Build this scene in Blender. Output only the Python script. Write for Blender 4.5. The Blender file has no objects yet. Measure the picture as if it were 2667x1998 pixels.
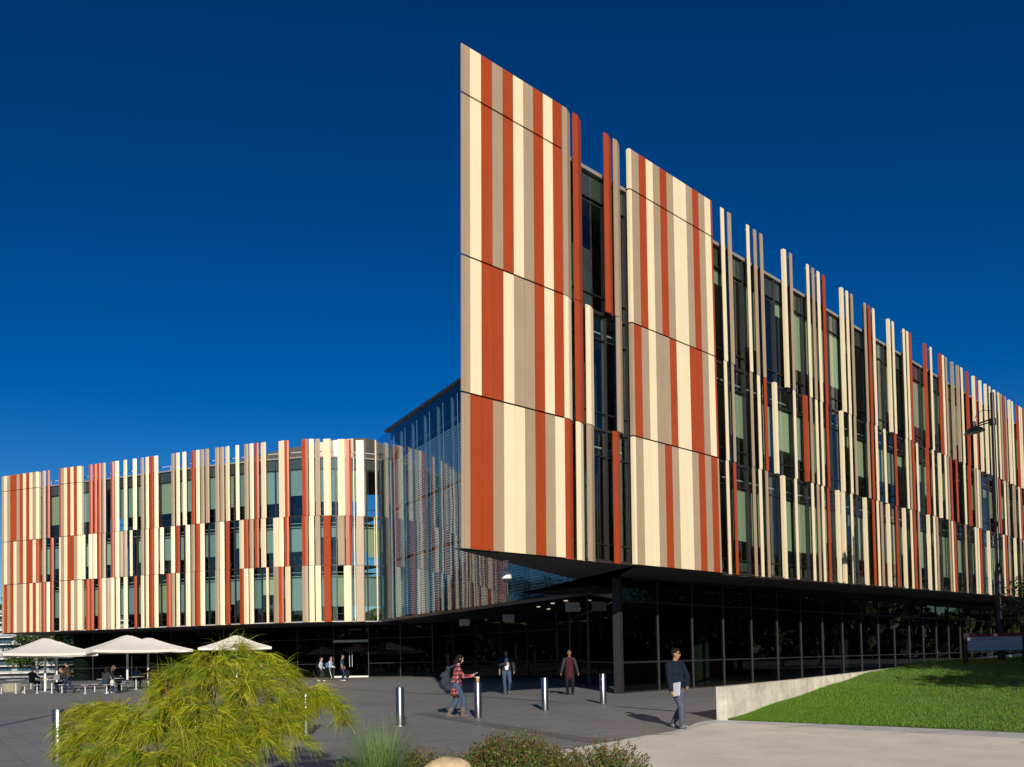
import bpy, bmesh, math, random
import numpy as np
from mathutils import Vector, Matrix
random.seed(7); rng = np.random.default_rng(7)
scene = bpy.context.scene
COL = scene.collection
R_ = math.radians

# ------------------------------------------------------------------ camera
EYE = 1.467
cam_d = bpy.data.cameras.new('camera'); cam = bpy.data.objects.new('camera', cam_d); COL.objects.link(cam)
PITCH, ROLL, FPX, CYP = 0.029730774, 0.018988395, 2200.0, 1646.293
r0 = Vector((1, 0, 0)); u0 = Vector((0, -math.sin(PITCH), math.cos(PITCH))); fw = Vector((0, math.cos(PITCH), math.sin(PITCH)))
rr = math.cos(ROLL)*r0 - math.sin(ROLL)*u0
uu = math.sin(ROLL)*r0 + math.cos(ROLL)*u0
M = Matrix(((rr.x, uu.x, -fw.x, 0), (rr.y, uu.y, -fw.y, 0), (rr.z, uu.z, -fw.z, EYE), (0, 0, 0, 1)))
cam.matrix_world = M
cam_d.sensor_width = 36; cam_d.lens = FPX/2667*36
cam_d.shift_y = (CYP-999)/2667
cam_d.clip_start = 0.1; cam_d.clip_end = 3000
scene.camera = cam

# ------------------------------------------------------------------ sky, sun, exposure
SUN_EL, SUN_AZ = R_(21.0), math.atan2(0.117, -0.993)      # azimuth of the direction TO the sun, atan2(x, y)
world = bpy.data.worlds.new('World'); scene.world = world; world.use_nodes = True
nt = world.node_tree; nt.nodes.clear()
sky = nt.nodes.new('ShaderNodeTexSky'); sky.sky_type = 'NISHITA'; sky.sun_disc = False
sky.sun_elevation = SUN_EL; sky.sun_rotation = SUN_AZ
sky.altitude = 400; sky.air_density = 1.0; sky.dust_density = 0.25; sky.ozone_density = 4.0
gam = nt.nodes.new('ShaderNodeGamma'); gam.inputs['Gamma'].default_value = 1.4
hsv = nt.nodes.new('ShaderNodeHueSaturation'); hsv.inputs['Saturation'].default_value = 1.21; hsv.inputs['Value'].default_value = 0.70; hsv.inputs['Hue'].default_value = 0.506
bg = nt.nodes.new('ShaderNodeBackground'); bg.inputs['Strength'].default_value = 0.05
wo = nt.nodes.new('ShaderNodeOutputWorld')
nt.links.new(sky.outputs[0], gam.inputs[0]); nt.links.new(gam.outputs[0], hsv.inputs['Color'])
nt.links.new(hsv.outputs[0], bg.inputs[0]); nt.links.new(bg.outputs[0], wo.inputs[0])
sun_d = bpy.data.lights.new('sun', 'SUN'); sun_d.energy = 4.9; sun_d.angle = R_(0.53); sun_d.color = (1.0, 0.925, 0.80)
sun = bpy.data.objects.new('sun', sun_d); COL.objects.link(sun)
to_sun = Vector((math.sin(SUN_AZ)*math.cos(SUN_EL), math.cos(SUN_AZ)*math.cos(SUN_EL), math.sin(SUN_EL)))
sun.rotation_euler = to_sun.to_track_quat('Z', 'Y').to_euler(); sun.location = to_sun*60
scene.view_settings.view_transform = 'Standard'; scene.view_settings.look = 'None'
scene.view_settings.exposure = 0.0; scene.view_settings.gamma = 1.0; scene.view_settings.use_curve_mapping = False
scene.render.engine = 'CYCLES'
cy = scene.cycles
cy.use_denoising = True
try: cy.denoiser = 'OPENIMAGEDENOISE'
except Exception: pass
cy.max_bounces = 8; cy.transparent_max_bounces = 16; cy.glossy_bounces = 4; cy.diffuse_bounces = 3; cy.caustics_reflective = False; cy.caustics_refractive = False

# ------------------------------------------------------------------ materials
MATS = {}
def mat(name, color, rough=0.6, metal=0.0, var=0.0, vscale=3.0, bump=0.0, bscale=40.0, spec=0.5, rnd=0.0, island=0.0, coord='Object', trans=0.0, streak=0.0, tint=None):
    m = bpy.data.materials.new(name); m.use_nodes = True; MATS[name] = m
    n = m.node_tree.nodes; l = m.node_tree.links
    b = n['Principled BSDF']; b.inputs['Roughness'].default_value = rough; b.inputs['Metallic'].default_value = metal
    b.inputs['Specular IOR Level'].default_value = spec
    b.inputs['Base Color'].default_value = (*color, 1)
    tc = n.new('ShaderNodeTexCoord'); cur = None
    def mulval(src, fac_socket, lo, hi):
        mr = n.new('ShaderNodeMapRange'); mr.inputs['To Min'].default_value = lo; mr.inputs['To Max'].default_value = hi
        l.new(fac_socket, mr.inputs['Value'])
        h = n.new('ShaderNodeHueSaturation')
        if src is None: h.inputs['Color'].default_value = (*color, 1)
        else: l.new(src, h.inputs['Color'])
        l.new(mr.outputs[0], h.inputs['Value']); return h.outputs[0]
    if var:
        t = n.new('ShaderNodeTexNoise'); t.inputs['Scale'].default_value = vscale; t.inputs['Detail'].default_value = 6; t.inputs['Roughness'].default_value = 0.6
        l.new(tc.outputs[coord], t.inputs['Vector'])
        mr = n.new('ShaderNodeMapRange'); mr.inputs['From Min'].default_value = .3; mr.inputs['From Max'].default_value = .7
        l.new(t.outputs['Fac'], mr.inputs['Value'])
        if tint:
            mx = n.new('ShaderNodeMix'); mx.data_type = 'RGBA'; mx.inputs['A'].default_value = (*color, 1); mx.inputs['B'].default_value = (*tint, 1)
            l.new(mr.outputs[0], mx.inputs['Factor']); cur = mx.outputs['Result']
        else: cur = mulval(cur, mr.outputs[0], 1-var, 1+var)
    if streak:
        mp = n.new('ShaderNodeMapping'); mp.inputs['Scale'].default_value = (9, 9, .35)
        l.new(tc.outputs[coord], mp.inputs[0])
        t = n.new('ShaderNodeTexNoise'); t.inputs['Scale'].default_value = 1.0; t.inputs['Detail'].default_value = 5
        l.new(mp.outputs[0], t.inputs['Vector']); cur = mulval(cur, t.outputs['Fac'], 1-streak, 1+streak)
    if rnd:
        oi = n.new('ShaderNodeObjectInfo'); cur = mulval(cur, oi.outputs['Random'], 1-rnd, 1+rnd)
    if island:
        g = n.new('ShaderNodeNewGeometry'); cur = mulval(cur, g.outputs['Random Per Island'], 1-island, 1+island)
    if cur is not None: l.new(cur, b.inputs['Base Color'])
    if bump:
        t2 = n.new('ShaderNodeTexNoise'); t2.inputs['Scale'].default_value = bscale; t2.inputs['Detail'].default_value = 5
        l.new(tc.outputs[coord], t2.inputs['Vector'])
        bp = n.new('ShaderNodeBump'); bp.inputs['Strength'].default_value = bump; bp.inputs['Distance'].default_value = .02
        l.new(t2.outputs['Fac'], bp.inputs['Height']); l.new(bp.outputs[0], b.inputs['Normal'])
    if trans:
        tr = n.new('ShaderNodeBsdfTranslucent'); mx = n.new('ShaderNodeMixShader'); mx.inputs[0].default_value = trans
        if cur is not None: l.new(cur, tr.inputs['Color'])
        else: tr.inputs['Color'].default_value = (*color, 1)
        l.new(b.outputs[0], mx.inputs[1]); l.new(tr.outputs[0], mx.inputs[2])
        l.new(mx.outputs[0], n['Material Output'].inputs[0])
    return m

def glass_mat(name, tint, refl=(1, 1, 1), ior=1.5, boost=0.0, rough=0.0):
    m = bpy.data.materials.new(name); m.use_nodes = True; MATS[name] = m
    n = m.node_tree.nodes; l = m.node_tree.links; n.remove(n['Principled BSDF'])
    t = n.new('ShaderNodeBsdfTransparent'); t.inputs[0].default_value = (*tint, 1)
    g = n.new('ShaderNodeBsdfGlossy'); g.inputs['Color'].default_value = (*refl, 1); g.inputs['Roughness'].default_value = rough
    f = n.new('ShaderNodeLayerWeight'); f.inputs['Blend'].default_value = .5      # two-sided Schlick reflectance
    f0 = ((ior-1)/(ior+1))**2
    pw = n.new('ShaderNodeMath'); pw.operation = 'POWER'; pw.inputs[1].default_value = 5; l.new(f.outputs['Facing'], pw.inputs[0])
    ml = n.new('ShaderNodeMath'); ml.operation = 'MULTIPLY'; ml.inputs[1].default_value = 1-f0; l.new(pw.outputs[0], ml.inputs[0])
    a = n.new('ShaderNodeMath'); a.operation = 'ADD'; a.use_clamp = True; a.inputs[1].default_value = f0+boost
    tc = n.new('ShaderNodeTexCoord'); no = n.new('ShaderNodeTexNoise'); no.inputs['Scale'].default_value = .35; no.inputs['Detail'].default_value = 1
    bp = n.new('ShaderNodeBump'); bp.inputs['Strength'].default_value = .05; bp.inputs['Distance'].default_value = .08
    l.new(tc.outputs['Object'], no.inputs['Vector']); l.new(no.outputs['Fac'], bp.inputs['Height']); l.new(bp.outputs[0], g.inputs['Normal'])
    mx = n.new('ShaderNodeMixShader')
    l.new(ml.outputs[0], a.inputs[0]); l.new(a.outputs[0], mx.inputs[0]); l.new(t.outputs[0], mx.inputs[1]); l.new(g.outputs[0], mx.inputs[2])
    l.new(mx.outputs[0], n['Material Output'].inputs[0]); return m

mat('cream', (.83, .69, .455), .42, rnd=.025, streak=.05, var=.03, vscale=.8)
mat('tan', (.39, .285, .185), .42, rnd=.035, streak=.08, var=.05, vscale=.8)
mat('red', (.37, .056, .010), .42, rnd=.05, streak=.09, var=.06, vscale=.8)
PC = {'c': MATS['cream'], 't': MATS['tan'], 'r': MATS['red']}
mat('backing', (.02, .02, .022), .6)
mat('frame_dark', (.035, .035, .037), .4, metal=.3, var=.1)
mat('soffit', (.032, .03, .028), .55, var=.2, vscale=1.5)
mat('roof_grey', (.25, .23, .20), .55, var=.12, vscale=2)
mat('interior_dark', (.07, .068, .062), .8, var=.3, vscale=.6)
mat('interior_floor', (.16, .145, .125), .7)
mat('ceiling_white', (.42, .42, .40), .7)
mat('blind', (.47, .48, .34), .8, rnd=.22)
mat('blind_grey', (.27, .33, .35), .8, rnd=.2)
mat('spandrel', (.10, .095, .09), .35, rnd=.2)
mat('sill_white', (.75, .74, .70), .5)
mat('column_green', (.30, .40, .33), .6)
mat('steel', (.33, .33, .335), .30, metal=1.0, bump=.04, bscale=200, streak=.08)
mat('steel_matt', (.55, .55, .55), .4, metal=1.0)
mat('rod_white', (.7, .72, .72), .35, metal=.2)
mat('louvre', (.60, .65, .66), .5)
mat('table_steel', (.60, .60, .60), .55, metal=.35)
mat('white_paint', (.78, .77, .74), .5, var=.03)
mat('canvas', (.86, .80, .72), .85, var=.05, vscale=1.2, bump=.15, bscale=6, rnd=.03, trans=.12)
mat('black_metal', (.012, .013, .015), .38, metal=.4)
glass_mat('glass', (.84, .91, .87), ior=1.5, boost=.025)
glass_mat('glass_dark', (.36, .40, .36), ior=1.33, boost=.0)
glass_mat('glass_atrium', (.74, .85, .92), ior=1.42, boost=.03)

# ------------------------------------------------------------------ object helpers
def link(name, me, parent=None, m=None, kind=None):
    o = bpy.data.objects.new(name, me); COL.objects.link(o)
    if m is not None and me is not None and len(me.materials) == 0:
        me.materials.append(MATS[m] if isinstance(m, str) else m)
    if parent is not None:
        o.parent = parent; o.matrix_parent_inverse = Matrix.Translation(-parent.location) if parent.type == 'EMPTY' and not any(parent.rotation_euler) else parent.matrix_basis.inverted()
    if kind: o['kind'] = kind
    return o
def tag(o, label, cat, group=None):
    o['label'] = label; o['category'] = cat
    if group: o['group'] = group
    return o
def empty(name, loc, label=None, cat=None, group=None):
    o = bpy.data.objects.new(name, None); COL.objects.link(o); o.location = loc; o.empty_display_size = .3
    if label: tag(o, label, cat, group)
    return o
class MB:
    def __init__(s): s.v = []; s.f = []; s.mi = []
    def add(s, vs, fs, mi=0):
        k = len(s.v); s.v += [tuple(v) for v in vs]; s.f += [tuple(i+k for i in f) for f in fs]; s.mi += [mi]*len(fs); return s
    def prism(s, bot, top, mi=0):
        n = len(bot); fs = [tuple(range(n-1, -1, -1)), tuple(range(n, 2*n))] + [(i, (i+1) % n, n+(i+1) % n, n+i) for i in range(n)]
        return s.add(list(bot)+list(top), fs, mi)
    def box(s, x0, x1, y0, y1, z0, z1, mi=0):
        return s.prism([(x0, y0, z0), (x1, y0, z0), (x1, y1, z0), (x0, y1, z0)], [(x0, y0, z1), (x1, y0, z1), (x1, y1, z1), (x0, y1, z1)], mi)
    def tube(s, pts, rad, seg=10, mi=0, cap=True):
        pts = [Vector(p) for p in pts]; n = len(pts)
        if not hasattr(rad, '__len__'): rad = [rad]*n
        up = Vector((0, 0, 1)); vs = []
        prev = None
        for i, p in enumerate(pts):
            d = (pts[min(i+1, n-1)]-pts[max(i-1, 0)])
            if d.length < 1e-9: d = Vector((0, 0, 1))
            d.normalize()
            if prev is None: a = d.cross(up if abs(d.z) < .95 else Vector((1, 0, 0)))
            else: a = prev - d*prev.dot(d)
            if a.length < 1e-6: a = d.cross(Vector((1, 0, 0)))
            a.normalize(); prev = a; b = d.cross(a)
            for k in range(seg):
                t = 2*math.pi*k/seg; vs.append(p+(a*math.cos(t)+b*math.sin(t))*rad[i])
        fs = []
        for i in range(n-1):
            for k in range(seg):
                k2 = (k+1) % seg; fs.append((i*seg+k, i*seg+k2, (i+1)*seg+k2, (i+1)*seg+k))
        if cap: fs += [tuple(range(seg-1, -1, -1)), tuple((n-1)*seg+k for k in range(seg))]
        return s.add(vs, fs, mi)
    def lathe(s, c, prof, seg=20, mi=0):
        vs = []; fs = []
        for r, z in prof:
            for k in range(seg):
                t = 2*math.pi*k/seg; vs.append((c[0]+r*math.cos(t), c[1]+r*math.sin(t), c[2]+z))
        n = len(prof)
        for i in range(n-1):
            for k in range(seg):
                k2 = (k+1) % seg; fs.append((i*seg+k, i*seg+k2, (i+1)*seg+k2, (i+1)*seg+k))
        fs += [tuple(range(seg-1, -1, -1)), tuple((n-1)*seg+k for k in range(seg))]
        return s.add(vs, fs, mi)
    def mesh(s, name, smooth=False, mats=None):
        me = bpy.data.meshes.new(name); me.from_pydata(s.v, [], s.f)
        if mats:
            for m in mats: me.materials.append(MATS[m] if isinstance(m, str) else m)
            me.polygons.foreach_set('material_index', s.mi)
        if smooth:
            me.polygons.foreach_set('use_smooth', [True]*len(me.polygons))
            try: me.set_sharp_from_angle(angle=R_(40))
            except Exception: pass
        me.validate(); me.update(); return me
def gz(y):
    return min(0.0, -0.507 + 0.0195*max(0.0, y)) if y < 26 else 0.0
def part(name, me, parent, m=None, kind=None):        # child whose mesh is in its parent's own frame
    o = bpy.data.objects.new(name, me); COL.objects.link(o); o.parent = parent
    if m is not None and len(me.materials) == 0: me.materials.append(MATS[m] if isinstance(m, str) else m)
    if kind: o['kind'] = kind
    return o

# ------------------------------------------------------------------ ground
def plaza_material():
    m = mat('plaza_stone', (.19, .187, .182), .62)
    n = m.node_tree.nodes; l = m.node_tree.links; b = n['Principled BSDF']
    tc = n.new('ShaderNodeTexCoord')
    mp = n.new('ShaderNodeMapping'); mp.inputs['Rotation'].default_value = (0, 0, R_(-36)); l.new(tc.outputs['Object'], mp.inputs[0])
    br = n.new('ShaderNodeTexBrick'); br.inputs['Scale'].default_value = 1.0
    br.inputs['Brick Width'].default_value = .9; br.inputs['Row Height'].default_value = .3; br.inputs['Mortar Size'].default_value = .011
    br.inputs['Color1'].default_value = (.246, .240, .230, 1); br.inputs['Color2'].default_value = (.198, .194, .188, 1); br.inputs['Mortar'].default_value = (.10, .098, .095, 1)
    br.inputs['Bias'].default_value = -.15
    l.new(mp.outputs[0], br.inputs['Vector'])
    big = n.new('ShaderNodeTexNoise'); big.inputs['Scale'].default_value = .16; big.inputs['Detail'].default_value = 5; big.inputs['Roughness'].default_value = .65
    l.new(tc.outputs['Object'], big.inputs['Vector'])
    fine = n.new('ShaderNodeTexNoise'); fine.inputs['Scale'].default_value = 35; fine.inputs['Detail'].default_value = 4
    l.new(tc.outputs['Object'], fine.inputs['Vector'])
    mr = n.new('ShaderNodeMapRange'); mr.inputs['To Min'].default_value = .74; mr.inputs['To Max'].default_value = 1.22; l.new(big.outputs['Fac'], mr.inputs['Value'])
    mr2 = n.new('ShaderNodeMapRange'); mr2.inputs['To Min'].default_value = .78; mr2.inputs['To Max'].default_value = 1.22; l.new(fine.outputs['Fac'], mr2.inputs['Value'])
    mul = n.new('ShaderNodeMath'); mul.operation = 'MULTIPLY'; l.new(mr.outputs[0], mul.inputs[0]); l.new(mr2.outputs[0], mul.inputs[1])
    h = n.new('ShaderNodeHueSaturation'); l.new(br.outputs['Color'], h.inputs['Color']); l.new(mul.outputs[0], h.inputs['Value'])
    l.new(h.outputs[0], b.inputs['Base Color'])
    bp = n.new('ShaderNodeBump'); bp.inputs['Strength'].default_value = .25; bp.inputs['Distance'].default_value = .01
    l.new(fine.outputs['Fac'], bp.inputs['Height']); l.new(bp.outputs[0], b.inputs['Normal'])
plaza_material()
mat('paver_dark', (.145, .14, .134), .6, var=.2, vscale=6, bump=.2, bscale=40)
mat('drain_slot', (.018, .017, .016), .7)
mat('concrete_cream', (.76, .70, .58), .75, var=.12, vscale=1.1, bump=.15, bscale=60)
mat('concrete_grey', (.56, .545, .51), .8, var=.16, vscale=1.5, bump=.2, bscale=70)
mat('concrete_wall', (.60, .55, .45), .75, var=.28, vscale=2.2, bump=.3, bscale=25, streak=.22)
mat('mulch', (.075, .05, .032), .95, var=.4, vscale=12, bump=.9, bscale=30, island=.3)
mat('lawn_soil', (.085, .15, .020), .9, var=.4, vscale=2.5, bump=.8, bscale=45)
def brushed():
    m = mat('concrete_brushed', (.52, .505, .475), .8, var=.14, vscale=2.0)
    n = m.node_tree.nodes; l = m.node_tree.links; b = n['Principled BSDF']
    tc = n.new('ShaderNodeTexCoord'); mp = n.new('ShaderNodeMapping'); mp.inputs['Rotation'].default_value = (0, 0, R_(-28)); l.new(tc.outputs['Object'], mp.inputs[0])
    w = n.new('ShaderNodeTexWave'); w.wave_type = 'BANDS'; w.bands_direction = 'Y'; w.inputs['Scale'].default_value = 5; w.inputs['Distortion'].default_value = 1.2; w.inputs['Detail'].default_value = 2
    l.new(mp.outputs[0], w.inputs['Vector'])
    bp = n.new('ShaderNodeBump'); bp.inputs['Strength'].default_value = .35; bp.inputs['Distance'].default_value = .012; l.new(w.outputs['Fac'], bp.inputs['Height']); l.new(bp.outputs[0], b.inputs['Normal'])
brushed()

xs = [-900, -80, -20, 0, 20, 80, 900]; ys = [-600, 0, 26, 120, 1500]
g = MB(); g.add([(x, y, gz(y)) for y in ys for x in xs], [(j*7+i, j*7+i+1, (j+1)*7+i+1, (j+1)*7+i) for j in range(4) for i in range(6)])
link('ground_plaza', g.mesh('ground_plaza'), m='plaza_stone', kind='structure')
def sheet(name, pts, lift, m, kind='structure', thick=0):
    b = MB(); n = len(pts)
    b.add([(x, y, gz(y)+lift) for x, y in pts], [tuple(range(n))])
    return link(name, b.mesh(name), m=m, kind=kind)
def ribbon(name, pts, w, lift, m):
    b = MB(); L = []
    for i, p in enumerate(pts):
        a = Vector(pts[max(0, i-1)]); c = Vector(pts[min(len(pts)-1, i+1)]); d = (c-a).normalized(); nn = Vector((-d.y, d.x))
        for s in (-1, 1): q = Vector(p)+nn*w*.5*s; L.append((q.x, q.y, gz(q.y)+lift))
    b.add(L, [(2*i, 2*i+2, 2*i+3, 2*i+1) for i in range(len(pts)-1)])
    return link(name, b.mesh(name), m=m, kind='structure')
ribbon('drain_channel', [(-26, 72), (-15.5, 53.7), (-6.89, 40.34), (-1.41, 32.19), (1.28, 27.36), (3.32, 24.18), (4.85, 21.9)], .13, .004, 'drain_slot')
ribbon('paving_band', [(-2.6, 23.6), (-.77, 20.28), (1.1, 17.15), (1.95, 15.75)], .5, .004, 'paver_dark')
mat('paving_pale', (.27, .26, .245), .7, var=.1)
ribbon('paving_band', [(-30, 31.5), (-16.6, 29.5), (-9, 32.5), (-3.5, 36.5), (-1.5, 37.5)], .22, .0045, 'paving_pale')
E_LAWN = [(5.02, 19.95), (8.02, 17.84), (9.84, 16.35), (17, 10.6)]
sheet('concrete_path', [(1.16, 15.48), (2.0, 16.35), (2.74, 17.22), (3.3, 17.75), (3.8, 18.54), (4.15, 19.35), (4.5, 19.85), (4.75, 20.02)] + E_LAWN + [(24, 4), (24, -12), (-2, -12), (-3.2, 10.6)], .006, 'concrete_cream')
sheet('concrete_slab', [(2.80, 17.26), (3.35, 17.75), (3.85, 18.54), (4.2, 19.33), (4.53, 19.81), (4.75, 19.97), (5.02, 19.90), (6.9, 18.6), (5.0, 17.77), (4.43, 17.43), (3.9, 17.02)], .010, 'concrete_grey')
sheet('concrete_slab', [(3.52, 16.30), (4.43, 17.40), (5.0, 17.73), (6.92, 18.55), (8.02, 17.80), (9.84, 16.31), (17, 10.55), (17, 3), (8.0, 9.6), (6.22, 12.45), (5.65, 14.1), (3.78, 16.01)], .0105, 'concrete_brushed')
for pts in ([(3.50, 16.27), (4.43, 17.42), (5.0, 17.76), (6.92, 18.58)], [(3.50, 16.28), (3.78, 16.0), (5.65, 14.09), (6.22, 12.44), (8, 9.6)], [(6.1, 16.4), (9.2, 16.9)], [(2.78, 17.25), (3.9, 17.03), (4.62, 16.98)]):
    ribbon('path_joint', pts, .022, .014, 'drain_slot')
b = MB()
bed = [(-12, 9), (-8.2, 12.4), (-4.5, 13.1), (-1.5, 12.95), (.2, 12.5), (.6, 11.6), (-1, 9.5), (-2.6, 7), (-12, 5)]
sheet('planting_bed', bed, .012, 'mulch')

def lawn_z(x, y):
    t = (x-4.9)*.584+(y-19.9)*.812
    s = max(0, min(1.25, t/12.0))
    zz = -.13 + .97*s - .16*max(0, s-.9)
    return zz + .03*math.sin(x*1.3)*math.cos(y*1.1)*min(1, max(0, t)) - (.0 if t > 0.1 else .02)
WALL = [(4.79, 20.03, .675), (8.0, 23.95, .70), (11.4, 28.0, .76), (15.6, 31.9, .93), (20.5, 36.2, 1.12), (28, 43.4, 1.28)]
lw = MB(); NN = 46; lv = []
def lawn_pt(a, c):      # a along the front edge / wall parameter, c across
    return None
front = [Vector(p) for p in E_LAWN]+[Vector((30, 2))]
backl = [Vector((5.05, 20.02)), Vector((8.2, 23.87)), Vector((11.6, 27.9)), Vector((15.8, 31.8)), Vector((20.7, 36.1)), Vector((28.2, 43.3)), Vector((45, 60))]
def along(P, t):
    c = [0]
    for a_, b_ in zip(P, P[1:]): c.append(c[-1]+(b_-a_).length)
    d = t*c[-1]
    for i in range(len(P)-1):
        if d <= c[i+1]+1e-6: return P[i].lerp(P[i+1], (d-c[i])/(c[i+1]-c[i]))
    return P[-1]
for i in range(NN+1):
    f = (i/NN)**1.3; A = along(front, f); Bk = along(backl, f)
    for j in range(NN+1):
        q = A.lerp(Bk, j/NN); zz = lawn_z(q.x, q.y)
        if j == 0: zz = gz(q.y)+.012
        lv.append((q.x, q.y, zz))
lw.add(lv, [(i*(NN+1)+j, (i+1)*(NN+1)+j, (i+1)*(NN+1)+j+1, i*(NN+1)+j+1) for i in range(NN) for j in range(NN)])
link('lawn', lw.mesh('lawn', True), m='lawn_soil', kind='structure')
# grass blades
mat('grass_blade', (.135, .26, .020), .7, island=.35, trans=.3)
gv = []; gf = []
cnt = 0
while cnt < 130000:
    f = rng.random()**1.6; t = rng.random()
    q = along(front, f).lerp(along(backl, f), t)
    if q.x/max(q.y, 1) > .66 or q.y < 8: continue
    zz = lawn_z(q.x, q.y); h = .022+.036*rng.random(); a = rng.random()*6.283; w = .006+.005*rng.random()
    lx, ly = (rng.random(2)-.5)*.07
    k = len(gv); gv += [(q.x-w*math.cos(a), q.y-w*math.sin(a), zz-.01), (q.x+w*math.cos(a), q.y+w*math.sin(a), zz-.01), (q.x+lx, q.y+ly, zz+h)]; gf.append((k, k+1, k+2)); cnt += 1
me = bpy.data.meshes.new('grass'); me.from_pydata(gv, [], gf)
o = link('grass', me, m='grass_blade', kind='stuff'); tag(o, 'short green grass blades growing on the sloping lawn', 'grass')

# fallen leaves and specks
lv = []; lf = []
for k in range(170):
    if k < 90: x = 1.5+8*rng.random(); y = 12+6.5*rng.random(); z = gz(y)+.018
    elif k < 130: x = -9+13*rng.random(); y = 14+16*rng.random(); z = gz(y)+.008
    else:
        q = along(front, rng.random()*.5).lerp(along(backl, rng.random()*.5), rng.random()); x, y = q.x, q.y; z = lawn_z(x, y)+.07
        if (x-4.9)*.584+(y-19.9)*.812 < .3: continue
    a = rng.random()*6.28; L_ = .02+.04*rng.random(); i0 = len(lv); c_, s_ = math.cos(a)*L_, math.sin(a)*L_
    lv += [(x-c_, y-s_, z), (x-s_*.35, y+c_*.35, z+.008), (x+c_, y+s_, z+.003), (x+s_*.35, y-c_*.35, z+.006)]; lf.append((i0, i0+1, i0+2, i0+3))
me = bpy.data.meshes.new('leaf_litter'); me.from_pydata(lv, [], lf); mat('dry_leaf', (.22, .13, .06), .8, island=.5)
o = link('leaf_litter', me, m='dry_leaf', kind='stuff'); tag(o, 'scattered dry leaves on the path, plaza and lawn', 'leaves')
# retaining wall
wl = MB(); th = .26
outl = []
for i, (x, y, z) in enumerate(WALL):
    a = Vector(WALL[max(0, i-1)][:2]); c = Vector(WALL[min(len(WALL)-1, i+1)][:2]); d = (c-a).normalized(); nn = Vector((d.y, -d.x))
    p = Vector((x, y)); outl.append((p, p+nn*th, z))
for (p, q, z), (p2, q2, z2) in zip(outl, outl[1:]):
    wl.prism([(p.x, p.y, -.4), (q.x, q.y, -.4), (q2.x, q2.y, -.4), (p2.x, p2.y, -.4)], [(p.x, p.y, z), (q.x, q.y, z), (q2.x, q2.y, z2), (p2.x, p2.y, z2)])
me = wl.mesh('retaining_wall'); bmx = bmesh.new(); bmx.from_mesh(me); bmesh.ops.remove_doubles(bmx, verts=bmx.verts, dist=.001)
dead = [f for f in bmx.faces if all(len(e.link_faces) > 2 for e in f.edges if abs(e.verts[0].co.z-e.verts[1].co.z) > .3) and abs(f.normal.z) < .2 and len([e for e in f.edges if len(e.link_faces) > 2]) == 4]
bmesh.ops.delete(bmx, geom=dead, context='FACES'); bmesh.ops.recalc_face_normals(bmx, faces=bmx.faces)
bmesh.ops.bevel(bmx, geom=[e for e in bmx.edges if len(e.link_faces) == 2 and e.calc_face_angle(0) > .6], offset=.012, segments=2, affect='EDGES')
bmx.to_mesh(me); bmx.free()
wo_ = link('retaining_wall', me, m='concrete_wall'); tag(wo_, 'low tapering concrete retaining wall with square end beside the lawn', 'wall')

# ------------------------------------------------------------------ library building
PR = [(-1.225, 23.157), (1.791, 25.935), (4.341, 28.331), (8.044, 31.81), (13.417, 37.023), (32.773, 55.961), (61.4, 83.9)]
PL = [(-48.8, 77.2), (-45.963, 76.071), (-39.136, 73.336), (-29.67, 69.647), (-24.6, 67.6), (-19.819, 65.95), (-15.844, 65.056), (-13.6, 65.15), (-11.64, 65.666), (-9.9, 66.7), (-8.6, 68.2)]
ZS, ZA, ZB, ZC, ZT = 4.526, 8.844, 12.705, 17.303, 18.70
class Wing:
    def __init__(s, P, right):
        s.P = [Vector(p) for p in P]; s.right = right; s.c = [0]
        for a, b_ in zip(s.P, s.P[1:]): s.c.append(s.c[-1]+(b_-a).length)
        s.G = [.0165, .0115, .0075, -.002, 0, 0, 0]
    def seg(s, u):
        i = 0
        while i < len(s.P)-2 and u > s.c[i+1]: i += 1
        return i, (u-s.c[i])/(s.c[i+1]-s.c[i])
    def tan(s, u):
        i, t = s.seg(u)
        def T(k): k = max(0, min(len(s.P)-2, k)); return (s.P[k+1]-s.P[k]).normalized()
        a = T(i); 
        if t < .5: a2 = T(i-1); w = .5-t
        else: a2 = T(i+1); w = t-.5
        return (a*(1-w)+a2*w).normalized()
    def pos(s, u, n, z):
        i, t = s.seg(u); p = s.P[i].lerp(s.P[i+1], t); d = s.tan(u)
        g_ = 0
        if s.right: g_ = s.G[i]*(1-t)+s.G[i+1]*t
        return (p.x+d.y*n+g_*(z-11.6), p.y-d.x*n, z)
    def lev(s, k, u):
        z = {'S': ZS, 'A': ZA, 'B': ZB, 'C': ZC, 'T': ZT}[k]
        if s.right and u > 12.68:
            e = min(1.15, (u-12.68)/34.6)
            z += {'S': .45, 'A': .16, 'B': .0, 'C': -.05, 'T': -.14}[k]*e
        return z
    def prism(s, mb, poly, z0, z1, mi=0):       # poly: list of (u, n)
        mb.prism([s.pos(u, n, z0) for u, n in poly], [s.pos(u, n, z1) for u, n in poly], mi)
WR, WL = Wing(PR, True), Wing(PL, False)
lib = empty('library_building', (6, 34, 0), 'large library building with vertical cream, tan and red cladding strips and glass atrium', 'building')
def bpart(name, mb, m, kind=None, smooth=False): return link(name, mb.mesh(name, smooth), lib, m, kind)
TIER = {'t': ('B', 'T'), 'm': ('A', 'B'), 'b': ('S', 'A'), 'cap': ('C', 'T'), 'low': ('B', 'C')}
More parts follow.
